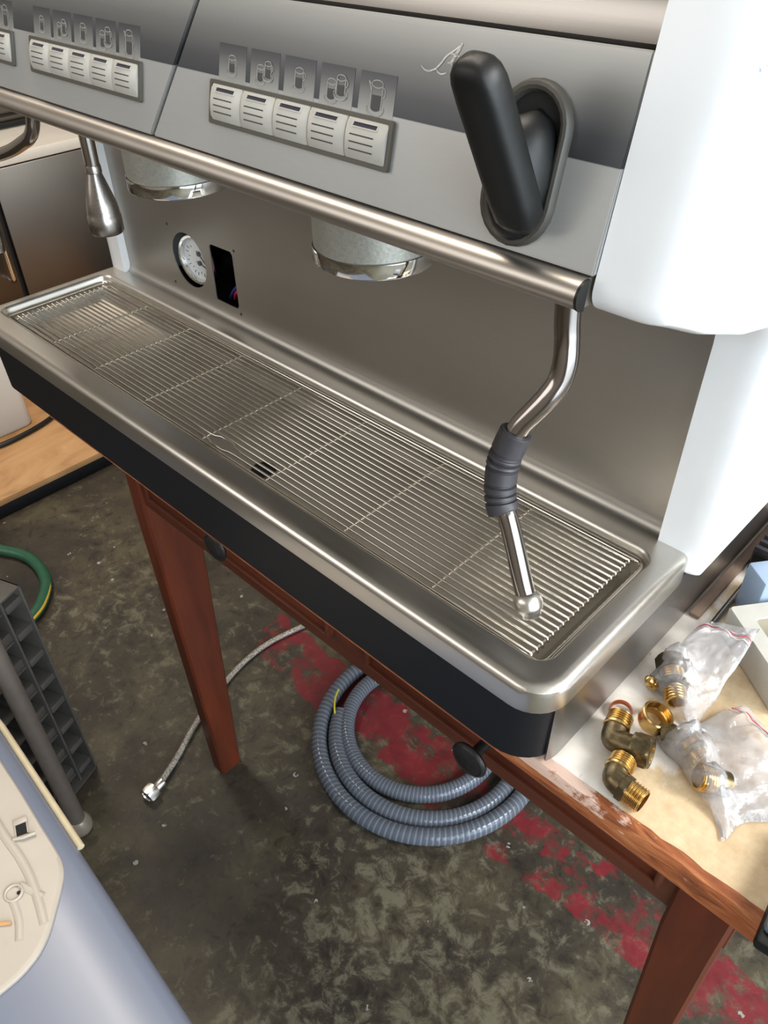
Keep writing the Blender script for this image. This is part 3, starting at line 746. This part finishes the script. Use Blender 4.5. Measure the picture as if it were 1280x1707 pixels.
th = thing('bagged_ring', 'round brass ring fitting standing in the front plastic bag', 'pipe fitting', (.829, .0745, ZT))
b = NB(); threaded(b, (.8330, .0790, ZT + .0105), (-.75, -.55, .28), .0088, .011, 6, .8); obj('threaded_end', b, M['brass'], th, 40)
b = NB(); lathe(b, [(.0070, -.009), (.0085, -.009), (.0085, 0), (.0070, 0), (.0070, -.009)], 28, axis_m((.8330, .0790, ZT + .0105), (-.75, -.55, .28)), caps=False); obj('sleeve', b, M['old_brass'], th, 40)

# clear plastic bags
t = NT('clear_bag_film'); t.t.nodes.remove(t.b)
tr = t.n('ShaderNodeBsdfTransparent'); tr.inputs[0].default_value = (0.97, 0.96, 0.97, 1)
gl = t.n('ShaderNodeBsdfGlossy'); gl.inputs['Roughness'].default_value = 0.12
df = t.n('ShaderNodeBsdfDiffuse'); df.inputs[0].default_value = (0.9, 0.88, 0.88, 1)
fr = t.n('ShaderNodeFresnel'); fr.inputs['IOR'].default_value = 1.5
m1 = t.n('ShaderNodeMixShader'); m1.inputs[0].default_value = 0.26; t.l(tr.outputs[0], m1.inputs[1]); t.l(df.outputs[0], m1.inputs[2])
m2 = t.n('ShaderNodeMixShader'); t.l(t.math('MULTIPLY_ADD', fr.outputs[0], 0.9, 0.03, True), m2.inputs[0]); t.l(m1.outputs[0], m2.inputs[1]); t.l(gl.outputs[0], m2.inputs[2])
t.l(m2.outputs[0], t.out.inputs['Surface'])
bn = t.n('ShaderNodeBump'); bn.inputs['Strength'].default_value = 0.6; bn.inputs['Distance'].default_value = 0.002; t.l(t.noise(t.coords(), 130, 4, 0.6, 1.0), bn.inputs['Height'])
t.l(bn.outputs[0], gl.inputs['Normal']); M['film'] = t.m
t = NT('frosted_zip_strip'); t.set(col=srgb(225, 215, 215), rough=0.35, alpha=0.55); M['zip'] = t.m
M['zip_red'] = simple('red_zip_line', srgb(205, 60, 78), 0.4)
def bag(name, label, c4, bulges, seed, lift, zipseg, tail=None):
    A, B, Cc, Dd = [Vector((q[0], q[1], 0)) for q in c4]
    cen = (A + B + Cc + Dd) / 4
    th = thing(name, label, 'plastic bag', (cen.x, cen.y, ZT))
    NU = 34
    def pos(u, v): return (A * (1 - u) + B * u) * (1 - v) + (Dd * (1 - u) + Cc * u) * v
    def h(x, y):
        z = 0
        for bx, by2, br, bh in bulges:
            q = math.hypot(x - bx, y - by2) / br
            if q < 1.6: z = max(z, bh * math.exp(-(q ** 2) * 1.1) if q > .55 else bh * (1 - .25 * q))
        return z
    b = NB(); top = {}; bot = {}
    for i in range(NU + 1):
        for j in range(NU + 1):
            u, v = i / NU, j / NU; p = pos(u, v)
            if tail: p = p + Vector((tail[0], tail[1], 0)) * math.exp(-((1 - u) ** 2 + v ** 2) / .012)
            edge = min(u, 1 - u, v, 1 - v); e = min(1, edge * 7)
            wob = Vector((noise.noise(p * 55 + Vector((seed, 0, 0))), noise.noise(p * 55 + Vector((0, seed, 5))), 0)) * .0035
            rid = abs(noise.noise(p * 70 + Vector((seed, seed, 0)))) + .6 * abs(noise.noise(p * 160 + Vector((seed, 2, 0))))
            zz_ = ZT + .0016 + h(p.x, p.y) + lift(u, v) + e * (.0030 + .0075 * rid)
            top[i, j] = b.verts.new((p.x + wob.x, p.y + wob.y, zz_))
            if e < .02: bot[i, j] = top[i, j]
            else: bot[i, j] = b.verts.new((p.x + wob.x, p.y + wob.y, ZT + .0008 + max(0, lift(u, v) * .92)))
    for i in range(NU):
        for j in range(NU):
            b.faces.new((top[i, j], top[i + 1, j], top[i + 1, j + 1], top[i, j + 1]))
            q = (bot[i, j], bot[i, j + 1], bot[i + 1, j + 1], bot[i + 1, j])
            if q[0] is not top[i, j] or q[2] is not top[i + 1, j + 1]:
                try: b.faces.new(q)
                except ValueError: pass
    # zip band near the open end
    zp = [[top[i, j].co.copy() for i in range(NU + 1)] for j in zipseg]
    obj('film', b, M['film'], th, 60)
    b = NB()
    for r0 in zp:
        tube(b, [q + Vector((0, 0, .0006)) for q in r0], .0006, 6)
    obj('zip_strip', b, M['zip'], th, 60)
    b = NB(); tube(b, [q * .5 + c_ * .5 + Vector((0, 0, .0010)) for q, c_ in zip(zp[0], zp[-1])], .00035, 6); obj('zip_line', b, M['zip_red'], th, 60)
bag('plastic_bag', 'clear plastic zip bag with one fitting, nearest the machine', ((.7585, .1285), (.8040, .1100), (.8060, .1900), (.7660, .1900)), [(.768, .144, .014, .0215), (.775, .134, .014, .021), (.784, .122, .013, .0195)], 3, lambda u, v: v ** 1.4 * (.020 * (1 - u) + .040 * u), (29, 31))
bag('plastic_bag', 'clear crumpled plastic bag with two fittings, at the table front', ((.788, .088), (.850, .0590), (.897, .116), (.8200, .150)), [(.806, .094, .013, .020), (.816, .090, .013, .020), (.831, .077, .013, .0205), (.845, .112, .02, .016)], 11, lambda u, v: .012 * max(0, v - .4), (29, 31), (.005, -.008))

# ------------------------------------------------------------------ things at the right edge
M['beige'] = simple('beige_plastic', srgb(186, 182, 172), 0.5, 0, 0.04, 100)
t_ = thing('beige_tray', 'off-white plastic tray with a rectangular recess behind the bags', 'tray', (.82, .24, ZT))
c30 = Vector((.773, .2049, 0)); e1 = (Vector((.8243, .1659, 0)) - c30).normalized(); e2 = Vector((-e1.y, e1.x, 0))
if e2.y < 0: e2 = -e2
mt = Matrix((e1, e2, Vector((0, 0, 1)))).transposed().to_4x4(); mt.translation = c30 + e2 * .004 + Vector((0, 0, ZT + .0003))
b = NB(); H = .030
def rl(x0, x1, y0, y1, r, z): return [mt @ Vector((a, c, z)) for a, c in rrect(x0, x1, y0, y1, r, 4)]
M['recess_shade'] = simple('tray_recess_shade', srgb(150, 141, 122), 0.6, 0, 0.08, 60)  # same plastic as the tray; shade of the recess put into the colour
L = loft(b, [rl(.001, .079, .001, .119, .003, .0005), rl(0, .08, 0, .12, .003, H - .002), rl(.001, .079, .001, .119, .003, H), rl(.015, .069, .013, .107, .003, H), rl(.0155, .0685, .0135, .1065, .003, H - .001), rl(.018, .066, .016, .104, .003, .006)], True, False)
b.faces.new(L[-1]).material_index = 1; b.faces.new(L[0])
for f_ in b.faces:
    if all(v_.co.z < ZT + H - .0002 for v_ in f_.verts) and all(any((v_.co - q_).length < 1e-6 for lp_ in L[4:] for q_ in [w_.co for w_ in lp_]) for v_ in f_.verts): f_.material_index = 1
obj('tray_body', b, [M['beige'], M['recess_shade']], t_, 30)
M['bluegrey'] = simple('blue_grey_card', srgb(150, 168, 190), 0.4, 0, 0.05, 50)
b = NB(); box(b, -.028, -.003, .027, .070, 0, .045, .002, M4=mt); tag(obj('blue_box', b, M['bluegrey']), 'plain blue-grey box standing behind the off-white tray', 'box')
M['plank'] = simple('dark_brown_board', srgb(128, 106, 92), 0.6, 0, 0.2, 40)
b = NB(); box(b, .7495, .7580, .21, .46, ZT + .0003, ZT + .004, .001); tag(obj('wooden_strip', b, M['plank']), 'narrow brown wooden strip lying along the machine end panel', 'wood strip')
t_ = thing('ribbed_block', 'black ribbed plastic block behind the blue-grey box', 'block', (.785, .335, ZT))
b = NB(); box(b, .7615, .784, .288, .38, ZT + .0003, ZT + .022, .002); obj('block_body', b, M['black_plastic'], t_)
for k in range(9):
    b = NB(); box(b, .7600, .785, .290 + k * .0095, .2945 + k * .0095, ZT + .002, ZT + .027, .001); obj('rib', b, M['rubber'], t_)
t_ = thing('screwdriver', 'steel rod of a tool sticking out from under the off-white tray', 'tool', (.776, .245, ZT))
b = NB(); tube(b, [(.7685, .212, ZT + .0032), (.7675, .268, ZT + .0034)], .0024, 12); obj('shaft', b, M['wand_steel'], t_, 60)
b = NB(); tube(b, [(.7687, .2015, ZT + .0032), (.7686, .206, ZT + .0032), (.7685, .211, ZT + .0032)], [.0026, .0014, .0024], 12); obj('tip', b, M['chrome'], t_, 60)
t_ = thing('dark_case', 'dark grey-blue case with black front at the table front corner', 'case', (.94, .03, ZT))
mc = Matrix.Translation((.8935, .0045, ZT + .0003)) @ Matrix.Rotation(.10, 4, 'Z')
M['case_top'] = simple('case_top_grey', srgb(96, 108, 118), 0.4, 0, 0.05, 50)
b = NB(); box(b, 0, .12, 0, .08, 0, .010, .003, M4=mc); obj('case_body', b, M['black_plastic'], t_)
b = NB(); box(b, .001, .12, .006, .08, .0102, .018, .003, M4=mc); obj('case_lid', b, M['case_top'], t_)

# ------------------------------------------------------------------ hoses on the floor
t = NT('braided_steel_hose'); v = t.coords((1, 1, 1), (0, 0, .6)); ck = t.n('ShaderNodeTexVoronoi'); ck.inputs['Scale'].default_value = 380; t.l(v, ck.inputs['Vector'])
t.set(col=t.ramp(ck.outputs['Distance'], [(0.1, srgb(206, 198, 188)), (0.7, srgb(128, 122, 114))]), rough=0.5, metal=0.3); t.bump(ck.outputs['Distance'], .4, .001); M['braid'] = t.m
t_ = thing('braided_hose', 'thin grey braided hose with a steel nut lying behind the table leg', 'hose', (.08, .15, ZF))
hp = catmull([(.075, .520, ZF + .006), (.048, .440, ZF + .006), (.0254, .3608, ZF + .006), (.0130, .298, ZF + .006), (.0150, .240, ZF + .006), (.0293, .184, ZF + .008), (.0596, .1025, ZF + .008), (.0948, .0344, ZF + .008), (.1190, -.018, ZF + .011)], 8)
b = NB(); tube(b, hp, .0050, 12); obj('hose', b, M['braid'], t_, 60)
dn = Vector((.1252, -.0461, 0)) - Vector((.1190, -.018, 0))
b = NB(); lathe(b, [(.0072, -.004), (.0082, -.003), (.0082, .010), (.0070, .012)], 16, axis_m((.1180, -.012, ZF + .011), dn)); obj('ferrule', b, M['steel'], t_, 40)
b = NB(); hexnut(b, (.1210, -.0255, ZF + .0145), dn, .0128, .018, .0095); obj('hose_nut', b, M['steel'], t_, 30)
b = NB(); lathe(b, [(.0, .010), (.005, .010), (.006, .004), (.006, 0)], 14, axis_m((.1210, -.0255, ZF + .0145), dn), caps=False); obj('copper_core', b, M['copper'], t_, 40)

t = NT('clear_spiral_hose'); g = t.n('ShaderNodeUVMap'); sp_ = t.n('ShaderNodeSeparateXYZ'); t.l(g.outputs[0], sp_.inputs[0])
tri = t.math('PINGPONG', sp_.outputs[0], 0.5)
wirem = t.ramp(tri, [(0.10, (1, 1, 1)), (0.20, (0, 0, 0))])
c = t.mix(t.math('MULTIPLY', wirem, 0.35), srgb(108, 115, 127), srgb(188, 194, 202))
t.set(col=c, rough=0.16, metal=0.1, trans=0.35, ior=1.2, spec=0.6); t.bump(tri, .25, .002); M['spiral'] = t.m
t_ = thing('coiled_hose', 'thick grey spiral-reinforced hose coiled on the floor under the table', 'hose', (.39, .34, ZF))
hp = []
NP = 210; A0, A1 = 207, 1118
def smooth(a, x0, x1): q = max(0, min(1, (a - x0) / (x1 - x0))); return q * q * (3 - 2 * q)
for k in range(NP + 1):
    ad = A0 + (A1 - A0) * k / NP; a = math.radians(ad)
    q1 = smooth(ad, 385, 512); q2 = smooth(ad, 745, 868)
    R = .1555 + .0285 * q1 - .0560 * q2
    hx_, hy_ = .372 - .018 * q2, .351 + .004 * q2
    z = ZF + .0140 + .0290 * math.sin(PI * q2) ** .6 + .004 * (.5 + .5 * math.sin(a * 1.7))
    hp.append((hx_ + R * math.cos(a), hy_ + R * math.sin(a), z))
b = NB(); RH = .0134
tube(b, hp, RH, 18)
uvl = b.loops.layers.uv.new('UVMap')
b.faces.ensure_lookup_table()
fi = 0
for i in range(NP):
    for k in range(18):
        f = b.faces[fi]; fi += 1
        us = [(i, k), (i, k + 1), (i + 1, k + 1), (i + 1, k)]
        for lp, (ii, kk) in zip(f.loops, us): lp[uvl].uv = (ii * 1.6 + kk / 18.0, kk / 18)
obj('hose', b, M['spiral'], t_, 60, False)
M['yellow'] = simple('yellow_cable', srgb(190, 178, 50), 0.4)
b = NB(); tube(b, catmull([(.2055, .302, ZF + .034), (.2150, .285, ZF + .035), (.2285, .270, ZF + .031), (.2400, .262, ZF + .020)], 6), .0016, 8); tag(obj('yellow_wire', b, M['yellow']), 'short yellow-green wire lying across the hose coil', 'wire')

M['green'] = simple('green_hose', srgb(36, 84, 62), 0.4, 0, 0.1)
M['yellow_hose'] = simple('yellow_stripe', srgb(196, 160, 50), 0.4)
t_ = thing('green_hose', 'green garden hose with a yellow stripe curving on the floor at left', 'hose', (-.47, .08, ZF))
gp_ = catmull([(-.80, -.12, ZF + .012), (-.755, -.05, ZF + .012), (-.70, .02, ZF + .012), (-.665, .050, ZF + .012), (-.6115, .0684, ZF + .012), (-.560, .094, ZF + .012), (-.5088, .1010, ZF + .012), (-.4446, .0880, ZF + .012), (-.3979, .0534, ZF + .012), (-.3740, .0187, ZF + .012), (-.36, -.03, ZF + .012), (-.36, -.09, ZF + .012)], 8)
b = NB(); tube(b, gp_, .0118, 14); obj('hose', b, M['green'], t_, 60)
b = NB(); tube(b, [q + Vector((.0105 * (0.75), .004, .0035)) for q in gp_[50:]], .0036, 8); obj('stripe', b, M['yellow_hose'], t_, 60)

# ------------------------------------------------------------------ plywood platform, canister, cable, cabinet
t = NT('plywood'); v = t.coords((1, 0.25, 1), (0, 0, .3)); nz = t.noise(v, 14, 5, 0.6, 1.2)
t.set(col=t.ramp(nz, [(0.3, srgb(150, 108, 66)), (0.5, srgb(182, 138, 92)), (0.75, srgb(200, 158, 110))]), rough=0.6); M['ply'] = t.m
PZ = -.735
t_ = thing('plywood_platform', 'low plywood-topped platform on the floor left of the table', 'platform', (-1.0, .4, ZF))
b = NB(); box(b, -1.45, -.7185, .02, .9, PZ - .015, PZ, .001); obj('plywood_sheet', b, M['ply'], t_)
b = NB(); box(b, -1.44, -.722, .03, .89, ZF + .0003, PZ - .0152, .002); obj('black_base', b, M['black_paint'], t_)
t = NT('milky_plastic'); t.set(col=srgb(214, 208, 200), rough=0.4, spec=0.4); t.b.inputs['Subsurface Weight'].default_value = 0.2; t.b.inputs['Subsurface Radius'].default_value = (.02, .02, .02)
nz = t.noise(t.coords(), 40, 3); t.bump(nz, .05, .001); M['milky'] = t.m
t_ = thing('plastic_canister', 'milky white plastic canister standing on the plywood platform', 'canister', (-1.049, .2465, PZ))
b = NB(); cc = lambda g, r, z: [(-1.049 + a, .2465 + c, z) for a, c in rrect(-.095 + g, .095 - g, -.095 + g, .095 - g, r, 5)]
loft(b, [cc(.004, .02, PZ + .0003), cc(0, .024, PZ + .006), cc(0, .024, PZ + .20), cc(.012, .03, PZ + .225), cc(.06, .03, PZ + .235), cc(.065, .028, PZ + .25)]); obj('body', b, M['milky'], t_, 50)
b = NB(); lathe(b, [(.033, PZ + .249), (.034, PZ + .252), (.034, PZ + .268), (.031, PZ + .271), (0, PZ + .271)], 28, Matrix.Translation((-1.049, .2465, 0))); obj('screw_cap', b, M['black_plastic'], t_, 40)
b = NB(); tube(b, catmull([(-.985, .10, PZ + .007), (-.935, .165, PZ + .007), (-.915, .235, PZ + .007), (-.920, .315, PZ + .007), (-.941, .385, PZ + .007), (-.985, .425, PZ + .007), (-1.06, .44, PZ + .007)], 8), .0062, 10); tag(obj('black_cable', b, M['black_plastic']), 'black cable looping round the canister on the plywood', 'cable')

M['steel_cab'] = brushed('cabinet_steel', srgb(116, 109, 101), 0.34, 'z', 500)
t_ = thing('steel_cabinet', 'stainless steel cabinet with a bright worktop behind the machine at left', 'cabinet', (-1.6, .8, ZF))
CX = -1.52
CZ = -.2605
for (y0, y1) in ((-.35, .626), (.640, 1.55)):
    b = NB(); box(b, CX - .02, CX, y0, y1, ZF + .06, CZ - .035, .004); dr = obj('door', b, M['steel_cab'], t_)
    hy = y1 - .040 if y0 < 0 else y0 + .08
    hy = .600 if y0 < 0 else 1.45
    b = NB(); tube(b, catmull([(CX - .002, hy, -.43), (CX + .022, hy, -.435), (CX + .026, hy, -.47), (CX + .026, hy, -.56), (CX + .022, hy, -.595), (CX - .002, hy, -.60)], 5), .008, 10); obj('handle', b, M['chrome'], dr, 60)
b = NB(); box(b, CX - .60, CX - .021, -.35, 1.55, ZF + .0003, CZ - .034, .003); obj('carcass', b, M['interior'], t_)
M['bright_top'] = simple('pale_worktop', srgb(222, 214, 202), 0.35, 0.1, 0.03, 20)
b = NB(); box(b, CX - .62, CX + .012, -.38, 1.58, CZ - .030, CZ, .004); obj('worktop', b, M['bright_top'], t_)
t_ = thing('steel_cover', 'steel housing with black trim standing on the pale worktop at left', 'housing', (-1.85, .8, CZ))
b = NB(); box(b, -2.08, -1.76, -.2, 1.5, CZ + .0003, CZ + .30, .01); obj('housing_body', b, M['steel_cab'], t_)
for z0, z1 in ((.006, .020), (.034, .040)):
    b = NB(); box(b, -1.7605, -1.752, -.19, 1.49, CZ + z0, CZ + z1, .002); obj('trim_strip', b, M['black_plastic'], t_)

# ------------------------------------------------------------------ crate, tube, appliance housing at the lower left
M['crate'] = simple('grey_black_crate_plastic', srgb(78, 74, 70), 0.5, 0, 0.1, 60)
M['crate_in'] = simple('blue_grey_inside', srgb(44, 54, 78), 0.6, 0, 0.2, 12)
cu = Vector((.36, -.933, 0)).normalized(); cn = Vector((-cu.y, cu.x, 0)); cn = cn if cn.x > 0 else -cn      # along the face / outward
cm = Matrix((cu, cn, Vector((0, 0, 1)))).transposed().to_4x4(); cm.translation = Vector((.0086, -.0648, ZF))
t_ = thing('plastic_crate', 'dark ribbed plastic crate standing on its end beside the cream housing', 'crate', (.0, -.15, ZF))
HC = .425; WC = .20
b = NB()
box(b, 0, WC, -.30, -.055, .0003, HC, .004, M4=cm); obj('crate_body', b, M['crate_in'], t_)
for u0, u1, v0, v1 in ((0, .0035, -.06, 0), (.030, .0335, -.06, -.006)):
    b = NB(); box(b, u0, u1, v0, v1, .0005, HC, .001, M4=cm); obj('rim_rail', b, M['crate'], t_)
b = NB(); box(b, 0, WC, -.06, 0, HC - .004, HC, .001, M4=cm); obj('end_rail', b, M['crate'], t_)
b = NB(); box(b, 0, WC, -.06, 0, .0005, .004, .001, M4=cm); obj('end_rail', b, M['crate'], t_)
for k in range(8):
    z = .020 + k * .0535
    b = NB(); box(b, .0036, .0298, -.058, -.004, z, z + .012, .001, M4=cm); obj('rim_rib', b, M['crate'], t_)
    b = NB(); box(b, .0336, .110, -.058, -.010, z, z + .004, .0008, M4=cm)
    box(b, .0336, .075, -.058, -.012, z + .004, z + .020, .001, M4=cm); obj('rib', b, M['crate'], t_)
    b = NB(); tube(b, [cm @ Vector((.040, -.045, z + .022)), cm @ Vector((.095, -.030, z + .050))], .0028, 6); obj('brace', b, M['crate'], t_)
M['tube_grey'] = simple('grey_painted_tube', srgb(118, 108, 100), 0.4, 0.3, 0.08, 60)
t_ = thing('steel_tube', 'grey steel tube standing in a rounded foot beside the ribbed crate', 'tube', (.0865, -.1395, ZF))
b = NB(); tube(b, [(.0865, -.1395, ZF + .012), (.0865, -.1395, ZF + .20), (.0865, -.1395, ZF + .62)], .0125, 18); obj('pole', b, M['tube_grey'], t_, 60)
b = NB(); lathe(b, [(0, .0003), (.0155, .0003), (.0185, .004), (.0190, .012), (.0175, .022), (.0140, .028), (.0126, .030)], 28, Matrix.Translation((.0865, -.1395, ZF))); obj('foot_cap', b, simple('foot_cap_grey', srgb(150, 138, 124), 0.35, 0.2, 0.1, 60), t_, 60)

M['cream'] = simple('cream_plastic', srgb(164, 155, 143), 0.42, 0, 0.03, 30)
M['greyblue'] = simple('grey_blue_gloss', srgb(108, 114, 129), 0.28, 0, 0.02, 10)
M['lip'] = simple('yellowed_lip', srgb(190, 176, 146), 0.5, 0, 0.08, 60)
t_ = thing('appliance_housing', 'large grey-blue appliance housing with cream inner panel at lower left', 'appliance', (.4, -.5, ZF))
HZ = -.352
# grey shell: top with a rolled edge, far side along the table
def edge_y(x): return -.1860 - .0240 * max(0, (x - .20)) / .40 - .010 * max(0, x - .38) ** 1.5 * 0
b = NB(); loops = []
for k in range(29):
    x = .135 + (.86 - .135) * k / 28; y = edge_y(x)
    drop = .0
    pts = [(x, y - .004, ZF + .0003), (x, y, ZF + .06), (x, y, HZ - .022), (x, y - .0015, HZ - .010), (x, y - .006, HZ - .003), (x, y - .014, HZ), (x, y - .05, HZ + .004), (x, y - .12, HZ + .008), (x, y - .22, HZ + .008), (x, y - .40, HZ), (x, y - .41, HZ - .02), (x, y - .41, ZF + .0003)]
    loops.append(pts)
loft(b, loops); obj('outer_shell', b, M['greyblue'], t_, 60)
# yellowed lip along the far edge
b = NB(); tube(b, [(x, edge_y(x) + .0022, HZ - .013) for x in (.14, .2, .25, .3, .39)], .0038, 8); obj('edge_lip', b, M['lip'], t_, 60)
# cream inner panel, following the shell top
bound = [(.15, -.2000), (.2503, -.2060), (.3000, -.2085), (.3543, -.2125), (.385, -.2145), (.402, -.2170), (.416, -.2235), (.4388, -.2428), (.4560, -.2600), (.4666, -.2800), (.470, -.310), (.466, -.40), (.45, -.52), (.15, -.52)]
def top_z(x, y):
    q = edge_y(x) - y
    pr_ = [(0.014, 0), (.05, .004), (.12, .008), (.22, .008), (.40, 0)]
    for (a, za), (c_, zc) in zip(pr_, pr_[1:]):
        if q <= c_: return HZ + za + (zc - za) * max(0, q - a) / (c_ - a)
    return HZ
b = NB()
bound = [(q.x, q.y) for q in catmull([(x, y, 0) for x, y in bound[:-2]], 6)] + bound[-2:]
cen = Vector((.28, -.36)); rings = []
for sc_, dz in ((1.0, -.002), (1.0, .0030), (.992, .0042), (.975, .0042), (.6, .0042), (.3, .0042)):
    lp = []
    for x, y in bound:
        q = cen + (Vector((x, y)) - cen) * sc_; lp.append((q.x, q.y, top_z(q.x, max(q.y, -.56)) + dz))
    rings.append(lp)
L = loft(b, rings, True, False); b.faces.new(L[-1]); cp = obj('inner_panel', b, M['cream'], t_, 40)
PZt = HZ + .0125
def ridge(pts, r, nm='panel_rib'):
    b = NB(); tube(b, [(x, y, top_z(x, y) + .0042) for x, y in catmull2(pts)], r * 1.3, 10)
    for v_ in b.verts: bz_ = top_z(v_.co.x, v_.co.y) + .0042; v_.co.z = bz_ + (v_.co.z - bz_) * .35
    obj(nm, b, M['cream'], cp, 60)
def catmull2(pts): return [(q.x, q.y) for q in catmull([(x, y, 0) for x, y in pts], 5)]
ridge([(.20, -.232), (.3243, -.2411), (.3754, -.2421), (.4100, -.2470), (.4439, -.2560)], .0032)
ridge([(.3960, -.2540), (.4200, -.2450)], .0028)
ridge([(.4060, -.2660), (.4250, -.2700), (.4420, -.2780)], .0028)
def tz(x, y): return top_z(x, y) + .0042
b = NB(); tube(b, [(.3993 + .0075 * math.cos(2 * PI * k / 24), -.2619 + .0075 * math.sin(2 * PI * k / 24), tz(.3993, -.2619) + .0006) for k in range(24)], .0014, 8, True); obj('screw_boss', b, M['cream'], cp, 60)
b = NB(); lathe(b, [(0, 0), (.0018, 0), (.0018, .0004)], 12, Matrix.Translation((.4020, -.2585, tz(.402, -.2585)))); obj('screw_hole', b, M['interior'], cp)
qa = Matrix.Translation((.3430, -.2270, tz(.343, -.227))) @ Matrix.Rotation(-.35, 4, 'Z')
b = NB(); box(b, -.0045, .0075, -.0048, .0048, .0, .0008, 0, M4=qa); cl_ = obj('clip_slot', b, M['interior'], cp)
b = NB()
for (a0, a1, c0, c1) in ((-.011, -.0045, -.0065, .0065), (-.0045, .0085, .0048, .0062), (-.0045, .0085, -.0062, -.0048)): box(b, a0, a1, c0, c1, 0, .0016, .0004, M4=qa)
tube(b, [qa @ Vector((.010, -.008, .002)), qa @ Vector((.013, .001, .003)), qa @ Vector((.0125, .012, .002))], .0018, 8); obj('clip', b, M['cream'], cp, 60)
b = NB(); box(b, -.010, .010, -.0016, .0016, 0, .0022, .0006, M4=Matrix.Translation((.4175, -.2835, tz(.4175, -.2835) + .0003)) @ Matrix.Rotation(.9, 4, 'Z')); tag(obj('wood_splinter', b, M['ply']), 'small tan wood splinter lying on the cream panel', 'splinter')
